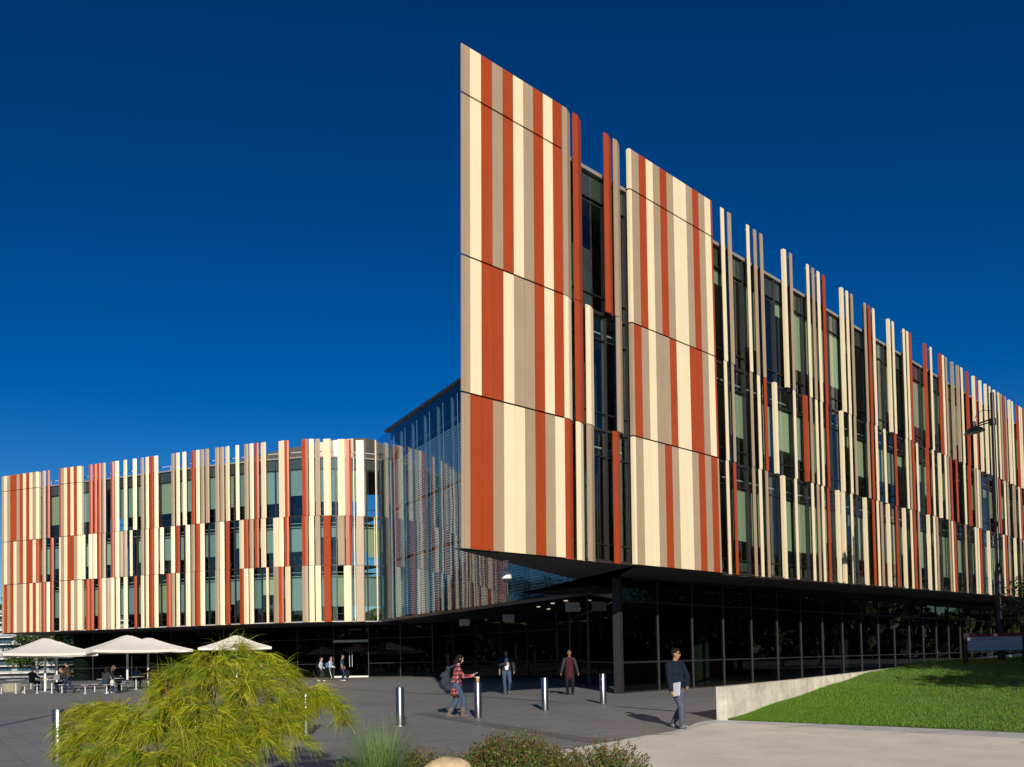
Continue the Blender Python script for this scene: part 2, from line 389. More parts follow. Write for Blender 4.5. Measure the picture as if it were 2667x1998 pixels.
def flat(W, u, w, col, tier, fold=None):
    a, b_ = TIER[tier]; z0 = W.lev(a, u); z1 = W.lev(b_, u); gp = .007
    mb = MB(); z0 += .025; z1 -= .0 if b_ == 'T' else .025
    if a == 'S': z0 -= .05
    if fold == 'r': poly = [(u+gp, -.03), (u+gp, 0), (u+w*.4, 0), (u+w-gp, -.10), (u+w-gp, -.30), (u+w*.4, -.30)]
    elif fold == 'l': poly = [(u+w*.42, -.12), (u+w*.45, 0), (u+w-gp, 0), (u+w-gp, -.04), (u+w*.55, -.04), (u+w*.5, -.14)]
    else: poly = [(u+gp, -.04), (u+gp, 0), (u+w-gp, 0), (u+w-gp, -.04)]
    W.prism(mb, poly, z0, z1)
    bpart('cladding_panel', mb, PC[col])
def fin(W, u, w, col, tier, fold, far=None):
    a, b_ = TIER[tier]; z0 = W.lev(a, u); z1 = W.lev(b_, u); t = .035
    if b_ != 'T': z1 -= .012
    if a != 'S': z0 += .012
    else: z0 -= .06
    if W.right:
        if fold == 'l':
            fr = .21; ub = u+w-fr; d = .13
            poly = [(ub, -d), (ub, 0), (ub+fr, 0), (ub+fr, -t), (ub+t, -t), (ub+t, -d)]
        elif fold == 'r':
            fr = w*.5; d = .26
            poly = [(u, -t), (u, 0), (u+fr, 0), (u+w+.06, -.12), (u+w+.05, -.15), (u+fr-.01, -t)]
        else:
            w *= .78; poly = [(u, -t), (u, 0), (u+w, 0), (u+w+.12, -.22), (u+w+.09, -.24), (u+w-.02, -t)]
    else:
        if fold == 'l':
            poly = [(u, -.04), (u+w*.55, .0), (u+w*.86, -.05), (u+w*.85, -.075), (u+w*.55, -t), (u+.01, -.075)]
        elif fold == 'f':
            poly = [(u, -.12), (u+w*.82, .05), (u+w*.97, -.04), (u+w*.97, -.08), (u+w*.81, .01), (u, -.16)]
        else:
            poly = [(u, -t), (u, 0), (u+w*.50, 0), (u+w*.84, -.09), (u+w*.83, -.12), (u+w*.5-.01, -t)]
    mb = far if far is not None else MB()
    W.prism(mb, poly, z0, z1)
    if far is None: bpart('sun_fin', mb, PC[col])
def row(W, u0, cols, w, tier):
    for i, c in enumerate(cols): flat(W, u0+i*w, w, c, tier)

# --- right wing, first closed bay (the prow)
e0, wm = .32, .4195
for tier, cols, cor in (('low', 'crtrctrcr', 't'), ('cap', 'crtrctrcr', 't'), ('m', 'crrcttrcr', 't'), ('b', 'rrtcctrtc', 't')):
    flat(WR, 0, .10, cor, tier); flat(WR, .10, .22, cor, tier); row(WR, e0, cols, wm, tier)
for u, w, c in ((4.12, .42, 't'), (4.62, .44, 'r'), (6.13, .44, 'r'), (6.62, .40, 't')): fin(WR, u, w, c, 't', 'r')
for u, w, c in ((4.12, .40, 'c'), (4.63, .44, 'r'), (5.14, .42, 'c'), (6.65, .38, 't')): fin(WR, u, w, c, 'm', 'r')
for u, w, c in ((4.09, .43, 'r'), (4.63, .39, 'c'), (5.13, .40, 't'), (6.40, .41, 'r')): fin(WR, u, w, c, 'b', 'r')
# --- second closed bay
wm2 = .4033
for tier, cols, lc, rc in (('low', 'trctrtcctrtc', 'c', 'r'), ('cap', 'trctrtcctrtc', 'c', 'r'), ('m', 'rtcttrccrrtc', 't', 'r'), ('b', 'tcctrtcctrtr', 'c', 't')):
    flat(WR, 7.34, .24, lc, tier, 'l'); row(WR, 7.58, cols, wm2, tier); flat(WR, 12.42, .27, rc, tier, 'r')
# --- open bays of fins (colour, start / width along the facade, fold)
RT = "c13.16/.28 t13.65/.31 c15.06/.25 t15.6/.26 t16.1/.27 c17.86/.4l t18.59/.25 c20.12/.27 t20.63/.26 c21.13/.29 r21.66/.3 c23.29/.52l c24.1/.29 t24.63/.27 t26.13/.28 r26.6/.3 c27.13/.3 c28.7/.6l c29.59/.28 c31.03/.3 c31.52/.3 r31.89/.35 r33.54/.83l c34.96/.3 r36.23/.53l c36.88/.32 t37.38/.3 t38.19/.54l t38.78/.91l c40.04/.35 r40.6/.76l c41.93/.62l r42.59/.32 c42.94/.9l c43.98/.9l c45.4/.32 c45.78/.9l c47.23/.35 t47.75/.33 r48.23/.35 t48.75/.3 c49.05/.9l c50.22/.4 r51.24/.6l c51.93/.35 c52.4/.33 r52.94/.24 c53.8/.3 t54.4/.3 r55.2/.3 c56/.6l c57/.3 t57.6/.3"
RM = "c13.11/.22 t13.64/.19 t15.02/.21 c15.58/.24 r16.1/.25 c16.78/.37l c18.57/.22 r19.24/.59l t20.08/.23 c20.6/.24 c21.1/.23 r21.64/.24 c22.76/.64l c24.05/.27 t24.58/.27 t26.06/.28 r26.54/.29 c27.04/.3 c28.07/.28 r29.42/.3 c30.97/.3 t31.41/.28 r31.82/.33 c32.41/.27 r33.37/.85l c34.77/.3 c35.21/.9l c36.74/.3 t37.14/.32 r37.61/.32 r38.56/.33 c39.96/.34 r40.39/.81l t41.91/.35 c42.41/.3 t42.79/.3 c45.9/.6l r46.8/.4 c47.91/.35 t48.55/.35 t49.18/1.2l c51.16/.35 r51.59/.35 c53/.3 t54/.3 c55.4/.3 r56.2/.3 c57.3/.3"
RB = "c13.05/.21 r13.57/.22 t14.99/.24 c15.49/.25 t16.01/.23 c17.19/.43l c18.46/.23 c19.98/.25 t20.51/.24 c20.96/.25 r21.51/.26 c22.14/.61l c22.79/.52l c23.94/.24 c24.98/.74l r26.39/.29 c26.92/.27 t27.39/.28 c27.87/.63l r29.29/.29 c29.8/.79l c31.26/.27 r31.67/.36 t32.32/.25 c33.16/.88l c34.62/.3 t35.04/.3 t37.09/.24 c37.53/.25 r37.9/.32 t39.81/.3 c41.61/.36 c42.1/.3 r42.56/.35 c43.36/1.1l c45.88/.34 c47.27/.33 r47.73/.38 t48.43/.3 c49.07/1.1l t51.1/.37 c52/.3 r53.2/.3 c54.6/.3 c55.5/.3 t56.8/.3"
LT = "t8.14/.37 r8.7/.3 r13.66/.38 r14.18/.36 r14.68/.33 t15.17/.35 r16.13/.37 c16.61/.41 c17.52/.43l c18.56/.4 t19.39/.4l c19.91/.39l r20.38/.42l c20.87/.41 t22.65/.4l c23.16/.44l c23.87/.38 r24.73/.44l c25.23/.43l t25.7/.43l t26.19/.42l t27.14/.44l t27.61/.44l c28.07/.45f c29.13/.32 t29.92/.44l c30.41/.43l r30.88/.43l c31.4/.49f c32.93/.54f r33.47/.43l r34.94/.57l c35.51/.45l t35.99/.44l c36.61/.62f c37.72/.63f r38.34/.48l c39.16/.68f"
LM = "t8.13/.37 r9.13/.31 c12.75/.42 c13.59/.39 c14.08/.42 r14.65/.33 t15.14/.34 r16.1/.37 c16.58/.41 t17.01/.41 t17.49/.4 c18.19/.24 t19.36/.4l c19.87/.39l r20.35/.42l c20.83/.41 c21.44/.39 c22.61/.4 r23.11/.44l c24.15/.44 t24.68/.44l r25.17/.44l c25.64/.44 t27.09/.44l c27.55/.44 r28.02/.45f c29.33/.47f r29.83/.46l t30.35/.42l r30.82/.44l c31.34/.48f c32.4/.49f c32.91/.47l r33.4/.43l r34.88/.57l c35.45/.45l t35.93/.44l r36.55/.62f t37.65/.59f r38.28/.48l t39.09/.67f c40.54/.11"
LB = "t7.66/.26 r8.08/.36 c8.61/.36 r9.11/.31 r13.26/.38 r13.72/.41 r14.63/.37 c15.07/.39 t15.53/.41 c16.03/.41 c16.63/.42 c17.49/.4 r18.66/.23 c19.33/.4l c19.84/.39l r20.31/.42l c20.8/.41 r22.12/.44 t22.6/.4l c23.09/.42l c24.13/.46 t24.66/.41l r25.13/.47l c25.62/.47 t27.05/.46l c27.54/.44 r28/.46f r29.31/.48f c29.78/.49l c30.3/.45l c31.83/.18 t32.38/.48f r32.87/.48l c33.38/.49f t34.85/.57l c35.42/.46l c35.9/.49l r36.55/.59f c38.09/.62f t39.04/.69f"
FAR = {c: MB() for c in 'ctr'}
def parse(W, txt, tier):
    for k in txt.split():
        c = k[0]; f = k[-1] if k[-1] in 'lrf' else ''
        u, w = k[1:].rstrip('lrf').split('/'); u = float(u); w = float(w)
        far = FAR[c] if W.right and u > 52 else None
        fin(W, u, w, c, tier, f, far)
parse(WR, RT, 't'); parse(WR, RM, 'm'); parse(WR, RB, 'b'); parse(WL, LT, 't'); parse(WL, LM, 'm'); parse(WL, LB, 'b')
for c in 'ctr': link('sun_fin', FAR[c].mesh('sun_fin'), lib, PC[c], 'stuff')
# --- left wing closed bays
for tier, cols in (('low', 'ctrrtrcrct'), ('cap', 'ctrrtrcrct'), ('m', 'ctrctrcrrc'), ('b', 'rtrcttcrcr')):
    flat(WL, 3.04, .29, 't', tier); row(WL, 3.33, cols, .4, tier)
    flat(WL, 7.33, .3, {'m': 'r'}.get(tier, 'c'), tier, 'r')
for tier, cols in (('low', 'tcrcr'), ('cap', 'tcrcr'), ('m', 'tcrrt'), ('b', 'tcrct')):
    flat(WL, 10.01, .35, 'r' if tier in ('low', 'cap') else 'c', tier, 'l'); row(WL, 10.36, cols, .382, tier); flat(WL, 12.27, .46, 'c', tier, 'r')

# --- backing behind closed bays
mb = MB()
for W, a, b_ in ((WR, .36, 4.08), (WR, 7.5, 12.5), (WL, 3.1, 7.5), (WL, 10.2, 12.5)):
    u = a
    while u < b_-.01:
        u2 = min(b_, u+1.2)
        W.prism(mb, [(u, -.20), (u, -.055), (u2, -.055), (u2, -.20)], W.lev('S', u)+.02, ZT-.06); u = u2
bpart('cladding_backing', mb, 'backing', 'stuff')

# --- curtain wall behind the fins
GN = -.31
def curtain(W, spans, dw, key, dp=5):
    fr = MB(); slab = MB(); ceil = MB(); back = MB(); sill = MB(); par = MB()
    i = 0
    for (ua, ub) in spans:
        n = max(1, round((ub-ua)/dw)); st = (ub-ua)/n
        for k in range(n):
            u = ua+k*st; u2 = u+st
            for si, (a, b_) in enumerate((('S', 'A'), ('A', 'B'), ('B', 'C'))):
                z0 = W.lev(a, u); z1 = W.lev(b_, u); i += 1
                p = MB(); W.prism(p, [(u+.03, GN-.02), (u+.03, GN), (u2-.03, GN), (u2-.03, GN-.02)], z0+.06, z1-.06)
                bpart('glass_pane', p, 'glass')
                rs = random.Random(i*7+len(key))
                if W.right:
                    bt = z1-.95; bb = z0+(1.2 if rs.random() < .5 else .6+2.2*rs.random())
                    if rs.random() < .1: bb = bt-.5
                else:
                    bt = z1-.75; bb = z0+(1.15 if rs.random() < .6 else .7+1.6*rs.random())
                if key == 'P' or rs.random() < (.16 if W.right else .08): continue_blind = False
                else: continue_blind = True
                q = MB(); W.prism(q, [(u+.05, GN-.09), (u+.05, GN-.07), (u2-.05, GN-.07), (u2-.05, GN-.09)], bb, bt)
                if continue_blind: bpart('blind', q, 'blind' if (W.right or rs.random() < .3) else 'blind_grey')
                if b_ == 'C':
                    q = MB(); W.prism(q, [(u+.04, GN-.065), (u+.04, GN-.035), (u2-.04, GN-.035), (u2-.04, GN-.065)], z1-.95, z1-.07); bpart('spandrel_panel', q, 'spandrel')
                # transoms
                for zt, hh in ((z0, .09), (z1-.88, .03), (z0+.55, .025)):
                    W.prism(fr, [(u, GN-.05), (u, GN+.06), (u2, GN+.06), (u2, GN-.05)], zt-hh*.5+.02, zt+hh*.5+.02)
                W.prism(slab, [(u, GN-dp), (u, GN-.12), (u2, GN-.12), (u2, GN-dp)], z0-.02, z0+.05)
                W.prism(ceil, [(u, GN-dp), (u, GN-.25), (u2, GN-.25), (u2, GN-dp)], z1-.5, z1-.45)
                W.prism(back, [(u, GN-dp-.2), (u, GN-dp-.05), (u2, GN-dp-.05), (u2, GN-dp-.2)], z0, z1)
            zt = W.lev('C', u)
            for ud in (u, u2) if k == n-1 else (u,):
                W.prism(fr, [(ud-.03, GN-.07), (ud-.03, GN+.08), (ud+.03, GN+.08), (ud+.03, GN-.07)], W.lev('S', u)+.01, zt)
            W.prism(par, [(u, GN-.35), (u, GN+.10), (u2, GN+.10), (u2, GN-.35)], zt-.02, zt+.10)
            W.prism(sill, [(u, GN-.1), (u, -.20), (u2, -.20), (u2, GN-.1)], W.lev('S', u)-.045, W.lev('S', u)-.005)
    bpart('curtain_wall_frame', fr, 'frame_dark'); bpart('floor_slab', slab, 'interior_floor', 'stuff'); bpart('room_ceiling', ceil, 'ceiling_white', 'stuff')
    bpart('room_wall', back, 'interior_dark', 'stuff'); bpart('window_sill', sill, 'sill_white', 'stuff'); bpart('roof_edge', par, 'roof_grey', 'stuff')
curtain(WR, [(4.1, 7.5)], 1.13, 'P', 1.3)
curtain(WR, [(12.5, 58)], 1.25, 'R')
curtain(WL, [(7.4, 10.2), (12.5, 41.3)], 1.25, 'L')
mb = MB(); WR.prism(mb, [(58.0, -5.6), (58.0, -.3), (58.2, -.3), (58.2, -5.6)], 4.9, 17.2); bpart('end_wall', mb, 'interior_dark')
# fin brackets seen as dark gap columns
mb = MB()
for W, txt in ((WR, RM), (WL, LM)):
    for k in txt.split():
        u = float(k[1:].split('/')[0])
        if W.right and u > 40: continue
        for lv_ in 'AB':
            z = W.lev(lv_, u); W.prism(mb, [(u+.05, GN), (u+.05, -.2), (u+.10, -.2), (u+.10, GN)], z-.04, z+.0)
link('fin_bracket', mb.mesh('fin_bracket'), lib, 'frame_dark', 'stuff')

# --- soffits, roofs, side walls
P0, P1 = Vector((-9.25, 63.57)), Vector((4.73, 38.27))
s = MB()
RZ = []
front_r = [WR.pos(u, -.06, 0)[:2]+(WR.lev('S', u)-.05,) for u in (0.05, 4.1, 7.6, 12.68, 20.2, 33, 47, 60.5, 85)]
def slab_poly(mb, pts, th):
    n = len(pts); mb.prism([(x, y, z) for x, y, z in pts], [(x, y, z+th) for x, y, z in pts])
sh0 = .0165*(4.5-11.6)
fr_l = [(x+(sh0 if i == 0 else (-.08 if i == 1 else 0)), y, z) for i, (x, y, z) in enumerate(front_r)]
br = [(x-11*.69, y+11*.72, z) for x, y, z in fr_l[3:]]
for i in range(len(fr_l)-1):
    a, b_ = fr_l[i], fr_l[i+1]
    def bk(p, j):
        if j < 3: 
            q = [(-1.1, 23.4), (2.3, 32.6), (4.0, 36.9)][j]; return (q[0], q[1], p[2])
        return (p[0]-11*.69, p[1]+11*.72, p[2])
    if i == 0: s.prism([a, b_, bk(b_, 1)], [(*v[:2], v[2]+.04) for v in (a, b_, bk(b_, 1))])
    else: slab_poly(s, [a, b_, bk(b_, i+1), bk(a, i)], .04)
slab_poly(s, [(4.0, 36.9, 4.476), (8.04-6, 31.81+9, 4.476), (12, 52, 4.476), (4.4, 58, 4.476), (4.73, 38.27, 4.476)][::1], .04) if False else None
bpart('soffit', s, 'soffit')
s = MB()
slab_poly(s, [(-9.3, 63.6, 4.45), (4.7, 38.3, 4.45), (14, 46, 4.45), (8, 70, 4.45), (-8, 80, 4.45)], .04)
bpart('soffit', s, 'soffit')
s = MB()
us = [3.04, 7, 12, 18, 24, 30, 34, 38, 41.3]
for u, u2 in zip(us, us[1:]):
    a, b_ = WL.pos(u, -.08, 0), WL.pos(u2, -.08, 0)
    s.prism([(a[0], a[1], 4.42), (b_[0], b_[1], 4.42), (b_[0]+2, b_[1]+16, 4.42), (a[0]+2, a[1]+16, 4.42)], [(a[0], a[1], 4.47), (b_[0], b_[1], 4.47), (b_[0]+2, b_[1]+16, 4.47), (a[0]+2, a[1]+16, 4.47)])
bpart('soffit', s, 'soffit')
# roofs
s = MB()
for u, u2 in zip(us, us[1:]):
    a, b_ = WL.pos(u, -.9, 0), WL.pos(u2, -.9, 0)
    s.prism([(a[0], a[1], 17.2), (b_[0], b_[1], 17.2), (b_[0]+2, b_[1]+14, 17.2), (a[0]+2, a[1]+14, 17.2)], [(a[0], a[1], 17.3), (b_[0], b_[1], 17.3), (b_[0]+2, b_[1]+14, 17.3), (a[0]+2, a[1]+14, 17.3)])
for i in range(len(fr_l)-1):
    a, b_ = [Vector((p[0]-.6*.69, p[1]+.6*.72)) for p in (fr_l[i], fr_l[i+1])]
    if i < 2: continue
    d0, d1 = (2.2, 4.5) if i == 2 else ((4.5, 7.5) if i == 3 else (7.5, 7.5))
    s.prism([(a.x, a.y, 17.15), (b_.x, b_.y, 17.15), (b_.x-d1, b_.y+d1, 17.15), (a.x-d0, a.y+d0, 17.15)], [(a.x, a.y, 17.25), (b_.x, b_.y, 17.25), (b_.x-d1, b_.y+d1, 17.25), (a.x-d0, a.y+d0, 17.25)])
bpart('roof', s, 'roof_grey', 'stuff')
# wing end walls
s = MB()
a = WL.pos(3.06, -.08, 0); s.prism([(a[0], a[1], 4.45), (a[0]+.2, a[1]+.02, 4.45), (a[0]+2.2, a[1]+14, 4.45), (a[0]+2, a[1]+14, 4.45)], [(a[0], a[1], 17.3), (a[0]+.2, a[1]+.02, 17.3), (a[0]+2.2, a[1]+14, 17.3), (a[0]+2, a[1]+14, 17.3)])
bpart('end_wall', s, 'roof_grey')
s = MB(); s.prism([(.55, 25.6, 4.5), (.75, 25.55, 4.5), (4.6, 37.6, 4.5), (4.4, 37.7, 4.5)], [(.65, 25.6, 17.2), (.85, 25.55, 17.2), (4.6, 37.6, 17.2), (4.4, 37.7, 17.2)])
bpart('end_wall', s, 'roof_grey')
# curved roof screen over the rounded end of the far wing
mb = MB(); prev = None; N = 40
for k in range(N+1):
    t = k/N; u = 20+t*23.0
    p = WL.pos(min(u, 43.3), -2.6, 0); h = 17.35+2.25*min(1, max(0, (u-22)/19))**.8
    cur = [(p[0], p[1], 17.2), (p[0]+.1, p[1]+.25, 17.2), (p[0]+.1, p[1]+.25, h), (p[0], p[1], h)]
    if prev: mb.add(prev+cur, [(0, 4, 7, 3), (1, 2, 6, 5), (3, 7, 6, 2)])
    prev = cur
mat('bronze_screen', (.20, .165, .125), .33, metal=.55, var=.08)
bpart('roof_screen', mb, 'bronze_screen', smooth=False)
mb = MB(); mb.tube([WL.pos(u, -1.0, 17.95) for u in np.linspace(8, 41.3, 40)], .035, 6)
bpart('roof_rail', mb, 'rod_white')
mb = MB()
for u in np.linspace(8, 41.3, 18): mb.tube([WL.pos(u, -1.0, 17.25), WL.pos(u, -1.0, 17.95)], .02, 5)
link('rail_post', mb.mesh('rail_post'), lib, 'rod_white', 'stuff')
mb = MB(); p = WL.pos(38.95, -.12, 0); mb.tube([(p[0], p[1], 4.5), (p[0], p[1], 17.3)], .045, 8); bpart('downpipe', mb, 'sill_white')
mb = MB(); mb.tube([WR.pos(u, -.9, 17.40) for u in np.linspace(12.6, 58, 30)], .03, 6); bpart('roof_rail', mb, 'rod_white')

# --- atrium glass wall
dvec = (P1-P0); Lg = dvec.length; dh = dvec.normalized(); ng = Vector((dh.y, -dh.x))
if ng.y > 0: ng = -ng
def ap(u, n, z): q = P0+dh*u+ng*n; return (q.x, q.y, z)
rows = [4.55, 8.9, 12.75, 16.6, 18.7]; ncol = 13; cw = Lg/ncol
fr = MB(); mat('post_grey', (.26, .29, .30), .4, metal=.4)
for k in range(ncol):
    u, u2 = k*cw, (k+1)*cw
    for r_ in range(4):
        p = MB(); p.prism([ap(u+.012, -.015, rows[r_]+.012), ap(u+.012, 0, rows[r_]+.012), ap(u2-.012, 0, rows[r_]+.012), ap(u2-.012, -.015, rows[r_]+.012)],
                          [ap(u+.012, -.015, rows[r_+1]-.012), ap(u+.012, 0, rows[r_+1]-.012), ap(u2-.012, 0, rows[r_+1]-.012), ap(u2-.012, -.015, rows[r_+1]-.012)])
        bpart('atrium_pane', p, 'glass_atrium')
        if r_ < 3:
            lb = MB(); z = rows[r_]+.22; zt = rows[r_+1]-.12
            while z < zt:
                lb.prism([ap(u+.08, -.66, z), ap(u+.08, -.63, z+.02), ap(u2-.12, -.63, z+.02), ap(u2-.12, -.66, z)], [ap(u+.08, -.69, z+.085), ap(u+.08, -.66, z+.095), ap(u2-.12, -.66, z+.095), ap(u2-.12, -.69, z+.085)]); z += .165
            link('louvre_blind', lb.mesh('louvre_blind'), lib, 'louvre', 'stuff')
    m_ = MB(); m_.prism([ap(u-.025, -.45, 4.5), ap(u-.025, -.25, 4.5), ap(u+.025, -.25, 4.5), ap(u+.025, -.45, 4.5)], [ap(u-.035, -.45, 18.3), ap(u-.035, -.25, 18.3), ap(u+.035, -.25, 18.3), ap(u+.035, -.45, 18.3)])
    bpart('glazing_post', m_, 'post_grey')
    m_ = MB(); m_.tube([ap(u+cw*.5, -.18, 4.6), ap(u+cw*.5, -.18, 18.2)], .02, 6); bpart('tension_rod', m_, 'rod_white')
    for z in rows[1:4]:
        m_ = MB(); m_.tube([ap(u+.03, -.3, z), ap(u+cw*.5, -.1, z+.02)], .018, 5)
        for dx, dz in ((-.12, .12), (.12, .12), (-.12, -.12), (.12, -.12)): m_.tube([ap(u+cw*.5, -.1, z), ap(u+cw*.5+dx, -.02, z+dz)], .014, 5)
        bpart('spider_fitting', m_, 'steel_matt')
for z in rows: fr.prism([ap(0, -1.6, z-.10), ap(0, -.80, z-.10), ap(Lg, -.80, z-.10), ap(Lg, -1.6, z-.10)], [ap(0, -1.6, z+.05), ap(0, -.80, z+.05), ap(Lg, -.80, z+.05), ap(Lg, -1.6, z+.05)])
fr.prism([ap(-.1, -.6, 4.36), ap(-.1, .05, 4.36), ap(Lg, .05, 4.36), ap(Lg, -.6, 4.36)], [ap(-.1, -.6, 4.54), ap(-.1, .05, 4.54), ap(Lg, .05, 4.54), ap(Lg, -.6, 4.54)])
fr.prism([ap(-.1, -1.4, 18.68), ap(-.1, .12, 18.68), ap(Lg+1, .12, 18.68), ap(Lg+1, -1.4, 18.68)], [ap(-.1, -1.4, 18.86), ap(-.1, .12, 18.86), ap(Lg+1, .12, 18.86), ap(Lg+1, -1.4, 18.86)])
bpart('atrium_frame', fr, 'frame_dark')
s = MB(); s.prism([ap(-.1, -9, 18.55), ap(-.1, -1.4, 18.55), ap(Lg, -1.4, 18.55), ap(Lg, -9, 18.55)], [ap(-.1, -9, 18.67), ap(-.1, -1.4, 18.67), ap(Lg, -1.4, 18.67), ap(Lg, -9, 18.67)]); bpart('roof', s, 'interior_floor')
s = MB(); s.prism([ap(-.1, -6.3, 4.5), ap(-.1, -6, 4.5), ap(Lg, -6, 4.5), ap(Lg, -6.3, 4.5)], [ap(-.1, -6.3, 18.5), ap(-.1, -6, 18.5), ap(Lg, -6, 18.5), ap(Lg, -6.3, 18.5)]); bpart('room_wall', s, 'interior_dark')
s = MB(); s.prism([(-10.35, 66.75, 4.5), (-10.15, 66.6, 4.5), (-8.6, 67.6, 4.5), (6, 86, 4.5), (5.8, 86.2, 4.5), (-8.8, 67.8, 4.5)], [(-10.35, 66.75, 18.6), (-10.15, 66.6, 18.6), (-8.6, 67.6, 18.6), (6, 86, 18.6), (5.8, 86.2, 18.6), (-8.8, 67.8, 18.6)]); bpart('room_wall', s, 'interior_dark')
s = MB(); s.prism([(-9.0, 64.0, 18.56), (-8.2, 63.2, 18.56), (10, 60, 18.56), (8, 86, 18.56), (-8.8, 67.8, 18.56)], [(-9.0, 64.0, 18.64), (-8.2, 63.2, 18.64), (10, 60, 18.64), (8, 86, 18.64), (-8.8, 67.8, 18.64)]); bpart('roof', s, 'interior_floor')
for z in rows[1:4]:
    s = MB(); s.prism([ap(-3, -9, z-.3), ap(-1.5, -2.2, z-.3), ap(Lg, -2.2, z-.3), ap(Lg, -9, z-.3)], [ap(-3, -9, z), ap(-1.5, -2.2, z), ap(Lg, -2.2, z), ap(Lg, -9, z)]); bpart('floor_slab', s, 'interior_floor')
# glass return at the far corner of the atrium
ret = [Vector((-9.25, 63.57)), Vector((-10.45, 65.9))]
for z0, z1 in zip(rows, rows[1:]):
    p = MB(); a, b_ = ret; p.prism([(a.x, a.y, z0+.01), (a.x+.02, a.y+.01, z0+.01), (b_.x+.02, b_.y+.01, z0+.01), (b_.x, b_.y, z0+.01)], [(a.x, a.y, z1-.01), (a.x+.02, a.y+.01, z1-.01), (b_.x+.02, b_.y+.01, z1-.01), (b_.x, b_.y, z1-.01)]); bpart('atrium_pane', p, 'glass_atrium')
mb = MB(); mb.tube([(-10.45, 65.85, 4.5), (-10.45, 65.85, 18.7)], .05, 6); bpart('corner_post', mb, 'cream')

# --- ground floor glazing
mat('door_dark', (.015, .015, .016), .4)
def glaze(pts, st, z1, zt, key, m='glass_dark', rail=1.15, fin_d=.05):
    fr = MB()
    for (a, b_) in zip(pts, pts[1:]):
        a, b_ = Vector(a), Vector(b_); L_ = (b_-a).length; d = (b_-a)/L_; nn = Vector((d.y, -d.x)); n = max(1, round(L_/st)); w = L_/n
        def q(u, k, z): v = a+d*u+nn*k; return (v.x, v.y, z)
        for k in range(n):
            for z0, zz in ((.06, rail), (rail+.06, z1-.03), (z1+.03, zt)):
                p = MB(); p.prism([q(k*w+.03, -.02, z0), q(k*w+.03, 0, z0), q((k+1)*w-.03, 0, z0), q((k+1)*w-.03, -.02, z0)], [q(k*w+.03, -.02, zz), q(k*w+.03, 0, zz), q((k+1)*w-.03, 0, zz), q((k+1)*w-.03, -.02, zz)])
                bpart('ground_floor_pane', p, m)
        for k in range(n+1):
            p = MB(); p.prism([q(k*w-.03, -.12, 0), q(k*w-.03, fin_d, 0), q(k*w+.03, fin_d, 0), q(k*w+.03, -.12, 0)], [q(k*w-.03, -.12, zt), q(k*w-.03, fin_d, zt), q(k*w+.03, fin_d, zt), q(k*w+.03, -.12, zt)]); bpart('mullion', p, 'mullion_grey')
        for zc, h in ((.03, .06), (rail+.03, .06), (z1, .06)):
            fr.prism([q(0, -.08, zc-h/2), q(0, .035, zc-h/2), q(L_, .035, zc-h/2), q(L_, -.08, zc-h/2)], [q(0, -.08, zc+h/2), q(0, .035, zc+h/2), q(L_, .035, zc+h/2), q(L_, -.08, zc+h/2)])
    bpart('shopfront_frame', fr, 'frame_dark')
mat('mullion_grey', (.085, .085, .085), .4, metal=.5)
G0 = Vector((4.10, 32.25)); gd = Vector((.700, .714))
G1 = G0+gd*86
glaze([G0, G1], 2.55, 3.55, 4.4, 'R')
glaze([(3.05, 57.5), (4.0, 32.6)], 8.2, 3.55, 4.4, 'Rret')
glaze([(-43, 79.5), (-18.6, 73.2)], 4.2, 3.3, 4.4, 'L')
glaze([(-18.6, 73.2), (-15.3, 72.4)], 3.4, 3.3, 4.4, 'L2')
glaze([(-12.2, 71.7), (-6.65, 70.6), (3.05, 57.6)], 3.3, 3.3, 4.4, 'L3')
mb = MB(); c = G0; mb.prism([(c.x-.24, c.y+.05, 0), (c.x+.02, c.y-.10, 0), (c.x+.14, c.y+.05, 0), (c.x-.1, c.y+.3, 0)], [(c.x-.24, c.y+.05, 4.42), (c.x+.02, c.y-.10, 4.42), (c.x+.14, c.y+.05, 4.42), (c.x-.1, c.y+.3, 4.42)]); bpart('corner_column', mb, 'frame_dark')
mb = MB(); nn_ = Vector((gd.y, -gd.x)); a_ = G0+gd*.2-nn_*.2; b2_ = G1-nn_*.2
mb.prism([(a_.x, a_.y, 4.3), (b2_.x, b2_.y, 4.3), (b2_.x-nn_.x*.1, b2_.y-nn_.y*.1, 4.3), (a_.x-nn_.x*.1, a_.y-nn_.y*.1, 4.3)], [(a_.x, a_.y, 4.49), (b2_.x, b2_.y, 5.05), (b2_.x-nn_.x*.1, b2_.y-nn_.y*.1, 5.05), (a_.x-nn_.x*.1, a_.y-nn_.y*.1, 4.49)]); bpart('bulkhead', mb, 'backing')
# door by the cafe terrace
da, db = Vector((-15.3, 72.4)), Vector((-12.2, 71.7)); dd = (db-da).normalized(); dn = Vector((dd.y, -dd.x))
def dq(u, k, z): v = da+dd*u+dn*k; return (v.x, v.y, z)
def dbox(mb, u0_, u1_, k0, k1, z0, z1): mb.prism([dq(u0_, k0, z0), dq(u0_, k1, z0), dq(u1_, k1, z0), dq(u1_, k0, z0)], [dq(u0_, k0, z1), dq(u0_, k1, z1), dq(u1_, k1, z1), dq(u1_, k0, z1)])
LW = (db-da).length
for u in (0.06, LW/2+.01):
    mb = MB(); dbox(mb, u, u+LW/2-.07, -.04, -.01, .1, 2.95); d_ = bpart('door', mb, 'glass_dark')
    mb = MB(); uu_ = LW/2-.12 if u < 1 else LW/2+.12; mb.tube([dq(uu_, .07, .9), dq(uu_, .07, 2.3)], .022, 6); link('handle', mb.mesh('handle'), d_, 'rod_white')
mb = MB(); dbox(mb, 0, LW, -.08, .12, 3.0, 3.2); bpart('door_head', mb, 'sill_white')
